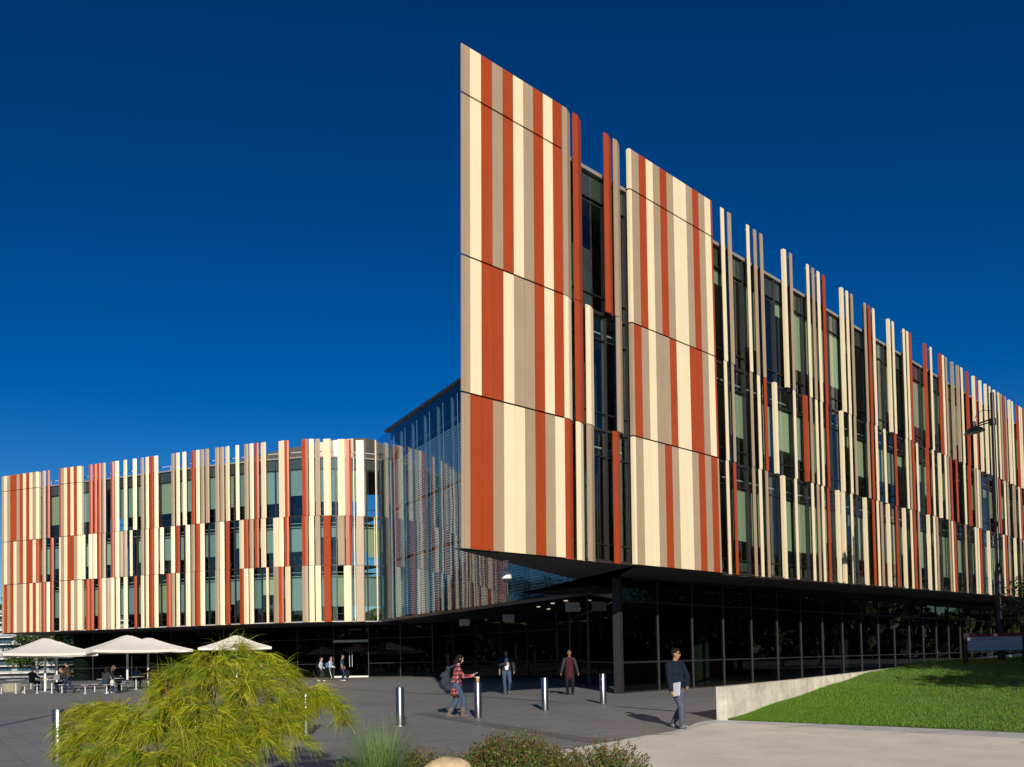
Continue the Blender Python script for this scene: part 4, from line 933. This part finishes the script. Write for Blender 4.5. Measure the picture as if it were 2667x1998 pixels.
shrub(bedpt(-.86, 11.1), .24, .22, .54, 70, 'small low shrub between the grass fountain and the sandstone rock', 22)
shrub(bedpt(.0, 11.3), .80, .5, .74, 560, 'broad dense glossy shrub beside the sandstone rock', 23)
shrub(bedpt(1.2, 11.3), .66, .42, .62, 170, 'sparse twiggy shrub at the edge of the concrete path', 24, .22)
shrub(bedpt(-2.2, 11.0), .3, .3, .42, 80, 'small dark shrub behind the grass fountain', 25)
mat('sandstone', (.50, .37, .22), .85, var=.25, vscale=5, bump=.5, bscale=14)
bm = bmesh.new(); bmesh.ops.create_icosphere(bm, subdivisions=4, radius=1)
from mathutils import noise as mn
for v in bm.verts:
    k = 1+.22*mn.noise(v.co*1.3)+.07*mn.noise(v.co*4); v.co = Vector((v.co.x*.34*k, v.co.y*.26*k, v.co.z*.22*k))
me = bpy.data.meshes.new('rock'); bm.to_mesh(me); bm.free(); me.polygons.foreach_set('use_smooth', [True]*len(me.polygons))
o = link('rock', me, m='sandstone'); o.location = pxat(1172, 2018, 10.6); tag(o, 'pale sandstone rock between the low shrubs', 'rock')

# far-off wood added all around to hide the bright horizon and darken reflections
r = np.random.default_rng(5); n = 60000
az = r.random(n)*2*math.pi; rad = 125+35*r.random(n); cl = np.sin(az*37)*1.6+np.sin(az*91+1)*1.2+np.sin(az*17)*1.5
zz = r.random(n)**.8*(10.5+cl)
P = np.stack([rad*np.sin(az), 30+rad*np.cos(az), zz], 1)
me = leaves_mesh('treeline', P, 1.0, ('leaf_tree', 'leaf_dark', 'leaf_olive'), r.integers(0, 3, n).tolist(), seed=6, aspect=.7)
o = link('treeline', me, kind='stuff'); tag(o, 'far-off belt of dark trees added around the campus to darken glass reflections', 'trees')
# ------------------------------------------------------------------ people
mat('skin_a', (.46, .25, .16), .55, spec=.3); mat('skin_b', (.34, .18, .10), .55, spec=.3); mat('skin_c', (.56, .34, .24), .55, spec=.3)
mat('hair_black', (.010, .008, .007), .6, bump=.6, bscale=90, spec=.15); mat('hair_brown', (.10, .055, .03), .5, bump=.6, bscale=90); mat('hair_blond', (.38, .25, .11), .5, bump=.6, bscale=90)
mat('eye_dark', (.015, .012, .01), .3); mat('lip', (.34, .13, .10), .5)
def cloth(name, c, **k): mat(name, c, .85, var=.14, vscale=7, bump=.5, bscale=16, spec=.2, **k)
for nm, c in (('navy_fleece', (.007, .012, .026)), ('slate_trousers', (.085, .09, .13)), ('denim', (.05, .085, .14)), ('denim_dark', (.02, .035, .075)), ('charcoal', (.035, .036, .042)), ('white_tee', (.80, .82, .88)), ('maroon', (.06, .012, .018)), ('black_cloth', (.012, .012, .014)),
              ('grey_cloth', (.065, .068, .082)), ('pale_grey', (.48, .52, .60)), ('teal_tee', (.02, .075, .10)), ('brown_leather', (.075, .045, .025)), ('blue_shirt', (.10, .16, .28)), ('boot_grey', (.14, .115, .095)), ('shoe_grey', (.28, .30, .28)), ('shoe_brown', (.22, .17, .11)), ('shoe_white', (.70, .70, .70)), ('shoe_black', (.012, .012, .012)), ('collar_check', (.16, .15, .11)), ('pack_blue', (.03, .042, .060)), ('tote_cream', (.6, .55, .45))): cloth(nm, c)
def plaid():
    m = mat('plaid', (.3, .02, .03), .85, bump=.4, bscale=16); n = m.node_tree.nodes; l = m.node_tree.links; b = n['Principled BSDF']
    tc = n.new('ShaderNodeTexCoord'); sp = n.new('ShaderNodeSeparateXYZ'); l.new(tc.outputs['Object'], sp.inputs[0])
    def band(a, freq, lo):
        mu = n.new('ShaderNodeMath'); mu.operation = 'MULTIPLY'; mu.inputs[1].default_value = freq; l.new(a, mu.inputs[0])
        fr = n.new('ShaderNodeMath'); fr.operation = 'FRACT'; l.new(mu.outputs[0], fr.inputs[0])
        lt = n.new('ShaderNodeMath'); lt.operation = 'LESS_THAN'; lt.inputs[1].default_value = lo; l.new(fr.outputs[0], lt.inputs[0]); return lt.outputs[0]
    ad = n.new('ShaderNodeMath'); ad.operation = 'ADD'; l.new(sp.outputs[0], ad.inputs[0]); l.new(sp.outputs[1], ad.inputs[1])
    h = band(sp.outputs[2], 9, .45); v = band(ad.outputs[0], 9, .45); hw = band(sp.outputs[2], 9, .10); vw = band(ad.outputs[0], 9, .10)
    s = n.new('ShaderNodeMath'); s.operation = 'ADD'; l.new(h, s.inputs[0]); l.new(v, s.inputs[1])
    cr = n.new('ShaderNodeValToRGB'); cr.color_ramp.interpolation = 'CONSTANT'; e = cr.color_ramp.elements
    e[0].position = 0; e[0].color = (.03, .022, .03, 1); e[1].position = .3; e[1].color = (.22, .012, .022, 1); x = e.new(.75); x.color = (.52, .02, .035, 1)
    hv = n.new('ShaderNodeMath'); hv.operation = 'MULTIPLY'; hv.inputs[1].default_value = .5; l.new(s.outputs[0], hv.inputs[0]); l.new(hv.outputs[0], cr.inputs[0])
    w = n.new('ShaderNodeMath'); w.operation = 'MAXIMUM'; l.new(hw, w.inputs[0]); l.new(vw, w.inputs[1])
    wm_ = n.new('ShaderNodeMath'); wm_.operation = 'MULTIPLY'; wm_.inputs[1].default_value = .45; l.new(w.outputs[0], wm_.inputs[0])
    mx = n.new('ShaderNodeMix'); mx.data_type = 'RGBA'; l.new(wm_.outputs[0], mx.inputs['Factor']); l.new(cr.outputs[0], mx.inputs['A']); mx.inputs['B'].default_value = (.75, .55, .55, 1); l.new(mx.outputs['Result'], b.inputs['Base Color'])
plaid()

class Fig:
    """round cones and ellipsoids fused by a voxel remesh into one continuous surface"""
    def __init__(s): s.p = []
    def cap(s, a, b, ra, rb, m): s.p.append(('c', Vector(a), Vector(b), ra, rb, m)); return s
    def ell(s, c, r, m, rot=None): s.p.append(('e', Vector(c), Vector(r), rot or Matrix.Identity(3), 0, m)); return s
    def build(s, name, voxel, smooth=4, xf=None):
        bm = bmesh.new()
        for q in s.p:
            if q[0] == 'c':
                a, b, ra, rb = q[1:5]; d = b-a; L_ = d.length
                k = max(1, int(L_/(.6*min(ra, rb)))) if L_ > 1e-5 else 0
                rot = d.to_track_quat('Z', 'Y').to_matrix() if L_ > 1e-5 else Matrix.Identity(3)
                ret = bmesh.ops.create_uvsphere(bm, u_segments=14, v_segments=8, radius=1)
                for v in ret['verts']:
                    w = v.co; t = 0 if w.z < 0 else 1
                    v.co = rot @ Vector((w.x, w.y, w.z))*(ra if w.z < 1e-6 else rb) + (a if w.z < 1e-6 else b)
            else:
                c, r, rot = q[1:4]; ret = bmesh.ops.create_uvsphere(bm, u_segments=18, v_segments=12, radius=1)
                for v in ret['verts']: v.co = rot @ Vector((v.co.x*r.x, v.co.y*r.y, v.co.z*r.z)) + c
        me = bpy.data.meshes.new(name); bm.to_mesh(me); bm.free()
        o = bpy.data.objects.new(name, me); COL.objects.link(o)
        m = o.modifiers.new('r', 'REMESH'); m.mode = 'VOXEL'; m.voxel_size = voxel
        m = o.modifiers.new('s', 'SMOOTH'); m.factor = .5; m.iterations = smooth
        dg = bpy.context.evaluated_depsgraph_get(); me2 = bpy.data.meshes.new_from_object(o.evaluated_get(dg)); bpy.data.objects.remove(o); bpy.data.meshes.remove(me)
        me2.name = name; me2.materials.clear()
        names = []
        for q in s.p:
            if q[5] not in names: names.append(q[5])
        for n_ in names: me2.materials.append(MATS[n_])
        C = np.empty(len(me2.polygons)*3); me2.polygons.foreach_get('center', C); C = C.reshape(-1, 3)
        best = np.full(len(C), 1e9); idx = np.zeros(len(C), int)
        for q in s.p:
            if q[0] == 'c':
                a, b = np.array(q[1]), np.array(q[2]); d = b-a; L2 = max(1e-9, d@d); t = np.clip(((C-a)@d)/L2, 0, 1)
                dist = np.linalg.norm(C-(a+t[:, None]*d), axis=1)-(q[3]+(q[4]-q[3])*t)
            else:
                Rm = np.array(q[3]); w = (C-np.array(q[1]))@Rm; r = np.array(q[2]); dist = (np.linalg.norm(w/r, axis=1)-1)*min(r)
            if q[5] in ('eye_dark', 'lip'): dist = dist-.006
            k = dist < best; best[k] = dist[k]; idx[k] = names.index(q[5])
        me2.polygons.foreach_set('material_index', idx.tolist()); me2.polygons.foreach_set('use_smooth', [True]*len(me2.polygons)); me2.update()
        return me2
def ik(a, b, l1, l2, pole):
    a, b, pole = Vector(a), Vector(b), Vector(pole); d = b-a; L_ = min(d.length, (l1+l2)*.999); d.normalize()
    x = (l1*l1-l2*l2+L_*L_)/(2*L_); h = math.sqrt(max(0, l1*l1-x*x)); pp = pole-d*pole.dot(d)
    if pp.length < 1e-5: pp = Vector((0, -1, 0))
    return a+d*x+pp.normalized()*h, a+d*L_
def person(label, loc, rot, H=1.75, top='navy_fleece', sleeve=None, pants='denim', shoe='shoe_black', skin='skin_a', hair='hair_black', hairstyle='short',
           lean=0, bulk=1.0, hipz=.92, handL=None, handR=None, footL=(.10, 0, .0), footR=(-.10, 0, .0), toeL=0, toeR=0, headyaw=0, headpitch=0, inner=None, skirt=None, boots=None, bare=False, fat=1.0, voxel=.0135, poleL=None, poleR=None, fingers=True, armbare=False, group=None, kneesL=None, kneesR=None):
    """local frame: faces -y, own left side is +x"""
    s = H/1.75; sleeve = sleeve or top; F = Fig()
    hip = Vector((0, 0, hipz)); ln = R_(lean)
    def T(x, y, z):      # torso point above the hips, leaned forward
        return hip+Vector((x, y*math.cos(ln)-z*math.sin(ln), z*math.cos(ln)+y*math.sin(ln)))
    tr = Matrix.Rotation(ln, 3, 'X')
    F.ell(hip+Vector((0, .005, 0)), (.170*fat, .128*fat, .12), pants)
    F.ell(T(0, 0, .14), (.162*fat*bulk, .118*fat*bulk, .16), top, tr)
    F.ell(T(0, -.005, .33), (.178*bulk, .124*bulk, .19), top, tr)
    F.ell(T(0, .01, .45), (.150*bulk, .090*bulk, .09), top, tr)
    if bulk > 1.05: F.ell(T(0, 0, .02), (.168*fat*bulk*.95, .118*fat*bulk, .085), top, tr)
    if inner: F.ell(T(0, -.098*bulk, .27), (.085, .055, .27), inner, tr)
    if skirt: F.cap(T(0, 0, .05), hip+Vector((0, -.01, -.17)), .150*fat, .165*fat, skirt)
    nk = T(0, .015, .52); hc = T(0, -.015-.06*math.sin(R_(headpitch)), .715)
    F.cap(nk, T(0, 0, .64), .058, .052, skin); F.ell(T(0, .005, .535), (.075*bulk, .07*bulk, .035), top, tr)
    hm = Matrix.Rotation(R_(headyaw), 3, 'Z') @ Matrix.Rotation(ln*.5+R_(headpitch), 3, 'X')
    def Hd(x, y, z): return hc+hm @ Vector((x, y, z))
    F.ell(Hd(0, .008, .03), (.074, .092, .095), skin, hm); F.ell(Hd(0, -.022, -.04), (.056, .066, .075), skin, hm); F.ell(Hd(0, -.045, -.09), (.032, .03, .028), skin, hm)
    F.ell(Hd(0, -.092, -.018), (.014, .022, .022), skin, hm)
    for x in (-1, 1):
        F.ell(Hd(.077*x, .012, -.01), (.012, .024, .034), skin, hm); F.ell(Hd(.031*x, -.083, .016), (.013, .009, .008), 'eye_dark', hm); F.ell(Hd(.031*x, -.087, .040), (.021, .008, .0055), hair, hm)
    F.ell(Hd(0, -.084, -.056), (.026, .010, .008), 'lip', hm)
    # arms
    for sx, hand, pole in ((1, handL, poleL), (-1, handR, poleR)):
        sh = T(.178*sx*bulk, .01, .455); hand = Vector(hand) if hand else Vector((.25*sx, -.02, hipz-.12))
        el, wr = ik(sh, hand, .285, .255, pole or (sx*.35, .8, -.25))
        F.cap(T(.10*sx, .01, .475), sh, .07*bulk, .064*bulk, sleeve)
        if armbare:
            F.cap(sh, sh.lerp(el, .6), .060*bulk, .056*bulk, sleeve); F.cap(sh.lerp(el, .5), el, .042, .040, skin); F.cap(el, wr, .040, .029, skin)
        else:
            F.cap(sh, el, .068*bulk, .059*bulk, sleeve); F.cap(el, wr, .058*bulk, .044*bulk, sleeve)
        fd = (wr-el).normalized(); sd = fd.cross(Vector((0, 1, 0)) if abs(fd.y) < .8 else Vector((1, 0, 0))).normalized(); sd = Vector((0, -1, 0))-fd*(-fd.y) if abs(fd.y) < .7 else Vector((1, 0, 0)); sd.normalize()
        pn = fd.cross(sd); pm = wr+fd*.055
        F.cap(wr, pm, .026, .032, skin)
        if fingers:
            for k, (o_, L_) in enumerate(((-.028, .062), (-.010, .075), (.010, .070), (.026, .055))):
                b0 = pm+sd*o_+fd*.018; b1 = b0+fd*L_*.55+pn*.012*sx; b2 = b1+fd*L_*.35+pn*.028*sx
                F.cap(b0, b1, .0105, .0095, skin); F.cap(b1, b2, .0095, .008, skin)
            t0 = wr+fd*.025+sd*-.026; t1 = t0+fd*.035-sd*.022; F.cap(t0, t1, .0115, .010, skin); F.cap(t1, t1+fd*.028, .010, .0085, skin)
    # legs
    for sx, ft, toe, kp in ((1, footL, toeL, kneesL), (-1, footR, toeR, kneesR)):
        h0 = hip+Vector((.092*sx, 0, -.02)); an = Vector((ft[0], ft[1], ft[2]+.085))
        kn, an = ik(h0, an, .445, .43, kp or (sx*.12, -1, .05))
        F.cap(h0, kn, .097*fat, .071*fat, pants)
        lo = boots or pants
        F.cap(kn, kn.lerp(an, .45), .070*fat, .069*fat, pants); F.cap(kn.lerp(an, .4), an, .067*fat, .058, lo if boots else pants)
        if boots == 'boot_grey': F.cap(kn.lerp(an, .72), kn.lerp(an, .75), .078, .078, boots)
        a = R_(toe); f = Vector((0, -1, 0)); f = Vector((0, -math.cos(a), math.sin(a)))
        hl = an+Vector((0, .03, -.05)); 
        sc = 1.15 if boots == 'boot_grey' else 1.0
        F.cap(hl, hl+f*.10, .038*sc, .040*sc, shoe); F.cap(hl+f*.10, hl+f*.19+Vector((.012*sx, 0, -.008)), .040*sc, .028*sc, shoe); F.cap(an, hl+Vector((0, 0, .02)), .044, .040, shoe)
    body = F.build('body', voxel)
    # hair
    Hh = Fig(); Hh.ell(Hd(0, .020, .052), (.083, .094, .086), hair, hm)
    if hairstyle == 'short': Hh.ell(Hd(0, .05, .01), (.078, .062, .085), hair, hm); Hh.ell(Hd(0, -.055, .105), (.058, .035, .022), hair, hm)
    elif hairstyle == 'bun': Hh.ell(Hd(0, .06, -.01), (.08, .055, .085), hair, hm); Hh.ell(Hd(0, .09, -.06), (.05, .045, .06), hair, hm)
    elif hairstyle == 'pony': Hh.ell(Hd(0, .06, .0), (.078, .055, .085), hair, hm); Hh.cap(Hd(0, .11, .06), Hd(0, .16, -.10), .032, .018, hair)
    elif hairstyle == 'long':
        Hh.ell(Hd(0, .05, -.03), (.10, .085, .13), hair, hm); Hh.ell(Hd(0, .09, -.13), (.105, .06, .10), hair, hm)
        for k in range(9): a = -1.2+2.4*k/8; Hh.cap(Hd(.085*math.sin(a), .03+.07*math.cos(a), -.05), Hd(.125*math.sin(a*1.1), .05+.10*math.cos(a), -.225-.03*(k % 3)), .028, .012, hair)
        for x in (-1, 1): Hh.cap(Hd(.075*x, -.03, .06), Hd(.085*x, -.03, -.13), .022, .016, hair)
    elif hairstyle == 'bald': Hh = Fig(); Hh.ell(Hd(0, .055, -.005), (.078, .055, .065), hair, hm)
    hairme = Hh.build('hair', .011, 2)
    e = empty('person', loc, label, 'person', group); e.rotation_euler.z = R_(rot); e.scale = (s, s, s)
    part('body', body, e); part('hair', hairme, e)
    e['_hc'] = tuple(hc)
    return e
def on(e, name, me, label, cat, m=None):     # something carried: its own thing, placed with the figure it belongs to
    o = bpy.data.objects.new(name, me); COL.objects.link(o); o.location = e.location; o.rotation_euler = e.rotation_euler; o.scale = e.scale
    if m and len(me.materials) == 0: me.materials.append(MATS[m])
    tag(o, label, cat); return o
def ground3(x, y): return (x, y, gz(y)+.006)

# man in navy fleece with papers
e = person('man in navy zip jacket and slate trousers walking past the low wall', ground3(3.55, 18.43), 38, 1.72, 'navy_fleece', pants='slate_trousers', shoe='shoe_grey', skin='skin_b', hair='hair_black',
           bulk=1.24, headyaw=28, handR=(-.29, -.12, .80), handL=(.19, -.16, .93), poleL=(1, .35, 0), poleR=(-.7, .6, 0), footL=(.08, .18, .02), footR=(-.08, -.22, .0), toeL=-14, toeR=8, voxel=.011, fat=1.14)
b = MB(); b.prism([(-.265, -.32, .74), (-.252, -.32, .74), (-.222, -.095, .70), (-.235, -.095, .70)], [(-.245, -.33, 1.03), (-.232, -.33, 1.03), (-.202, -.105, 1.0), (-.215, -.105, 1.0)]); mat('paper', (.78, .79, .86), .7)
on(e, 'paper_sheaf', b.mesh('paper_sheaf'), 'white sheaf of papers held at the hip by the man in navy', 'papers', 'paper')
b = MB(); b.tube([(0, -.1735, 1.34), (0, -.155, 1.0)], .006, 5); b.box(.075, .085, -.160, -.150, 1.33, 1.37)
z_ = part('zip', b.mesh('zip'), e, 'charcoal')
hc = Vector(e['_hc'])
# glasses
b = MB(); hm = Matrix.Rotation(R_(28), 3, 'Z')
for x in (-1, 1):
    c0 = Vector((.033*x, -.100, .014)); pts = [hc+hm @ (c0+Vector((.024*math.cos(t), 0, .016*math.sin(t)))) for t in np.linspace(0, 6.283, 13)]; b.tube(pts, .0025, 4)
    b.tube([hc+hm @ Vector((.055*x, -.098, .018)), hc+hm @ Vector((.080*x, .01, .012))], .0025, 4)
part('glasses', b.mesh('glasses'), e, 'frame_dark')

# woman in plaid with rucksack
e = person('woman in red plaid shirt and jeans looking at her phone beside the cup bollard', ground3(-1.5, 22.05), 98, 1.63, 'plaid', pants='denim', shoe='boot_grey', boots='boot_grey', skin='skin_c', hair='hair_black', hairstyle='long',
           lean=9, fat=1.12, headpitch=14, handL=(.10, -.42, 1.16), handR=(-.06, -.44, 1.14), poleL=(.5, .3, -1), poleR=(-.5, .3, -1), footL=(.10, .20, .0), footR=(-.10, -.18, .0), skirt='plaid', voxel=.011)
b = MB(); b.prism([(-.01, -.50, 1.17), (.065, -.50, 1.17), (.065, -.62, 1.235), (-.01, -.62, 1.235)], [(-.01, -.505, 1.18), (.065, -.505, 1.18), (.065, -.625, 1.245), (-.01, -.625, 1.245)])
on(e, 'phone', b.mesh('phone'), 'white phone held up by the woman in plaid', 'phone', 'paper')
b = MB(); b.prism([(-.09, -.33, 1.10), (.02, -.33, 1.10), (.02, -.45, 1.13), (-.09, -.45, 1.13)], [(-.09, -.33, 1.125), (.02, -.33, 1.125), (.02, -.45, 1.155), (-.09, -.45, 1.155)])
on(e, 'notebook', b.mesh('notebook'), 'white notebook tucked under the phone of the woman in plaid', 'notebook', 'paper')
F = Fig(); F.ell((0, .28, 1.17), (.17, .14, .12), 'pack_blue'); F.ell((0, .25, 1.02), (.17, .15, .16), 'pack_blue'); F.ell((0, .33, .93), (.15, .13, .14), 'pack_blue'); F.ell((0, .21, .83), (.17, .13, .12), 'pack_blue'); F.ell((.13, .33, .98), (.07, .09, .13), 'pack_blue'); F.ell((-.13, .33, .98), (.07, .09, .13), 'pack_blue'); F.ell((0, .20, 1.33), (.13, .07, .12), 'pack_blue'); F.ell((0, .36, 1.16), (.13, .08, .07), 'pack_blue')
for x in (-1, 1):
    P = [(.13*x, .16, 1.38), (.13*x, .02, 1.46), (.14*x, -.13, 1.36), (.15*x, -.15, 1.18), (.17*x, .02, .98), (.15*x, .18, .90)]
    for a, c in zip(P, P[1:]): F.cap(a, c, .024, .024, 'pack_blue')
me = F.build('rucksack', .012, 3); rk = on(e, 'rucksack', me, 'bulky blue-grey rucksack worn by the woman in plaid', 'rucksack')
b = MB(); b.tube([(.05, .40, .98), (.07, .47, .90), (.05, .46, .78), (.02, .50, .70)], .006, 5); part('strap', b.mesh('strap'), rk, 'pack_blue')

# man in white tee
e = person('man in open dark jacket and white tee looking down at his phone', ground3(-.25, 33.69), 6, 1.76, 'charcoal', pants='denim', shoe='shoe_brown', skin='skin_a', hair='hair_black', bulk=1.14, inner='white_tee', headpitch=24,
           handR=(-.06, -.30, 1.20), handL=(.30, -.02, .90), poleR=(-1, .2, -.5), footL=(.10, .14, .05), footR=(-.08, -.16, 0), toeL=-18)
b = MB(); b.box(-.10, -.03, -.40, -.39, 1.20, 1.34); on(e, 'phone', b.mesh('phone'), 'dark phone in the raised hand of the man in white tee', 'phone', 'black_metal')
F = Fig(); F.ell((-.27, .06, .86), (.05, .11, .14), 'shoe_brown'); F.cap((-.25, .05, .98), (-.16, .03, 1.42), .012, .012, 'shoe_brown'); on(e, 'shoulder_bag', F.build('shoulder_bag', .012, 2), 'tan shoulder bag at the side of the man in white tee', 'bag')
# woman in maroon
e = person('woman in maroon tunic with grey sleeves and black boots walking from the entrance', ground3(2.15, 31.99), -4, 1.70, 'maroon', sleeve='charcoal', pants='black_cloth', shoe='shoe_black', boots='shoe_black', skin='skin_b', hair='hair_black', hairstyle='bun', fat=1.1,
           skirt='maroon', handL=(.33, -.06, .84), handR=(-.33, -.06, .84), footL=(.10, -.02, 0), footR=(-.09, .06, 0), poleL=(.6, .7, 0), poleR=(-.6, .7, 0))
F = Fig(); F.ell((0, .20, 1.18), (.15, .09, .22), 'black_cloth')
for x in (-1, 1):
    P = [(.13*x, .12, 1.38), (.135*x, 0, 1.455), (.135*x, -.12, 1.32), (.15*x, -.10, 1.10), (.17*x, .08, 1.02)]
    for a, c in zip(P, P[1:]): F.cap(a, c, .02, .02, 'black_cloth')
on(e, 'backpack', F.build('backpack', .012, 2), 'black backpack worn by the woman in maroon', 'backpack')
# three students by the door
e = person('woman in grey top with dark backpack walking by the glass door', (-13.9, 61.2, .006), 88, 1.70, 'pale_grey', pants='charcoal', shoe='shoe_white', skin='skin_c', hair='hair_brown', hairstyle='pony', footL=(.08, .22, .04), footR=(-.08, -.2, 0), toeL=-20, handL=(.2, -.2, .95), handR=(-.2, -.1, .9), lean=5, voxel=.015, fingers=False)
F = Fig(); F.ell((0, .21, 1.16), (.15, .10, .22), 'black_cloth'); F.ell((0, .27, 1.05), (.12, .07, .13), 'black_cloth'); on(e, 'backpack', F.build('backpack', .015, 2), 'dark backpack on the woman in grey by the door', 'backpack')
e = person('man in pale hoodie and striped track pants walking by the glass door', (-13.1, 60.7, .006), 82, 1.74, 'pale_grey', pants='black_cloth', shoe='shoe_brown', skin='skin_a', hair='hair_brown', footL=(.08, .14, .0), footR=(-.08, -.20, 0), handL=(.12, -.28, .98), handR=(-.12, -.26, 1.0), lean=5, voxel=.015, fingers=False, bulk=1.08)
b = MB(); b.tube([(-.178, 0, .90), (-.165, -.09, .52), (-.15, -.17, .16)], .016, 5); part('stripe', b.mesh('stripe'), e, 'white_tee')
F = Fig(); F.ell((0, .22, 1.14), (.16, .10, .22), 'blue_shirt'); F.ell((0, .28, 1.04), (.13, .07, .12), 'blue_shirt'); on(e, 'backpack', F.build('backpack', .015, 2), 'blue backpack on the man in the pale hoodie', 'backpack')
e = person('man in teal tee walking ahead of his two companions by the glass door', (-12.25, 60.6, .006), 84, 1.84, 'teal_tee', pants='denim_dark', shoe='shoe_white', skin='skin_a', hair='hair_brown', footL=(.08, .06, .0), footR=(-.08, -.12, 0), handL=(.27, -.12, .86), handR=(-.27, -.14, .86), armbare=True, lean=4, headpitch=10, voxel=.015, fingers=False)
F = Fig(); F.ell((.30, -.30, .45), (.12, .18, .26), 'black_cloth'); F.cap((.28, -.2, .68), (.27, -.16, .83), .015, .015, 'black_cloth'); on(e, 'sports_bag', F.build('sports_bag', .016, 2), 'black bag carried by the man in teal tee', 'bag')
# brown jacket man
e = person('man in brown jacket and blue jeans stepping between the cafe tables', (-23.75, 45.25, .006), -88, 1.66, 'brown_leather', pants='denim_dark', shoe='shoe_black', skin='skin_a', hair='hair_black', bulk=1.12, lean=10, headpitch=8, handL=(.16, -.42, 1.02), handR=(-.12, -.40, 1.04), footL=(.08, -.16, 0), footR=(-.08, .26, .03), toeR=-24, voxel=.014)
b = MB(); b.box(-.06, .06, -.62, -.38, 1.06, 1.075); on(e, 'tablet', b.mesh('tablet'), 'dark tablet held out by the man in the brown jacket', 'tablet', 'laptop_grey')
def seated(label, x, y, rot, **k):
    d = dict(hipz=.56, footL=(.12, -.40, 0), footR=(-.12, -.36, 0), handL=(.16, -.42, .80), handR=(-.16, -.42, .80), voxel=.015, fingers=False); d.update(k)
    return person(label, (x, y, .006), rot, **d)
seated('grey-haired man in grey vest seated with his back turned at a cafe table', -28.9, 50.8, 170, top='grey_cloth', sleeve='grey_cloth', pants='charcoal', skin='skin_c', hair='pale_grey', lean=4, bulk=1.1)
seated('person in dark clothes seated at the laptop on a cafe table', -24.35, 46.0, -70, top='grey_cloth', pants='denim_dark', hair='hair_brown', hairstyle='bun', shoe='shoe_brown', lean=16)
seated('woman in dark jacket and jeans seated on a stool, white shoes', -20.75, 43.0, 165, top='charcoal', pants='denim_dark', shoe='shoe_white', hair='hair_black', hairstyle='long', lean=12)
F = Fig(); F.ell((-20.3, 42.85, .55), (.11, .10, .17), 'tote_cream'); F.cap((-20.3, 42.85, .68), (-20.42, 42.9, .9), .014, .014, 'tote_cream'); tag(link('tote_bag', F.build('tote_bag', .014, 2)), 'cream tote bag hanging beside the seated woman with white shoes', 'bag')
seated('woman with long hair in black leaning over a cafe table', -22.0, 46.3, 105, top='black_cloth', pants='black_cloth', hair='hair_brown', hairstyle='long', lean=10, H=1.8)
seated('man in black jacket seated eating at a cafe table', -21.3, 49.7, 62, top='black_cloth', pants='charcoal', hair='hair_black', lean=8, bulk=1.1, handL=(.05, -.24, 1.12), handR=(-.08, -.24, 1.10), skin='skin_a')
seated('person in blue checked shirt seated in the shade beneath the parasols', -23.0, 51.6, 40, top='blue_shirt', pants='denim_dark', hair='hair_black', lean=12)
seated('person with blond hair in navy jacket seated on a stool near the glass', -16.9, 57.2, -75, top='navy_fleece', pants='denim_dark', hair='hair_blond', lean=8, skin='skin_c')
seated('person in grey top seated at the table behind the large shrub', -20.0, 55.6, 80, top='pale_grey', pants='charcoal', hair='hair_brown', lean=12)
for o in list(bpy.data.objects):
    if '_hc' in o: del o['_hc']
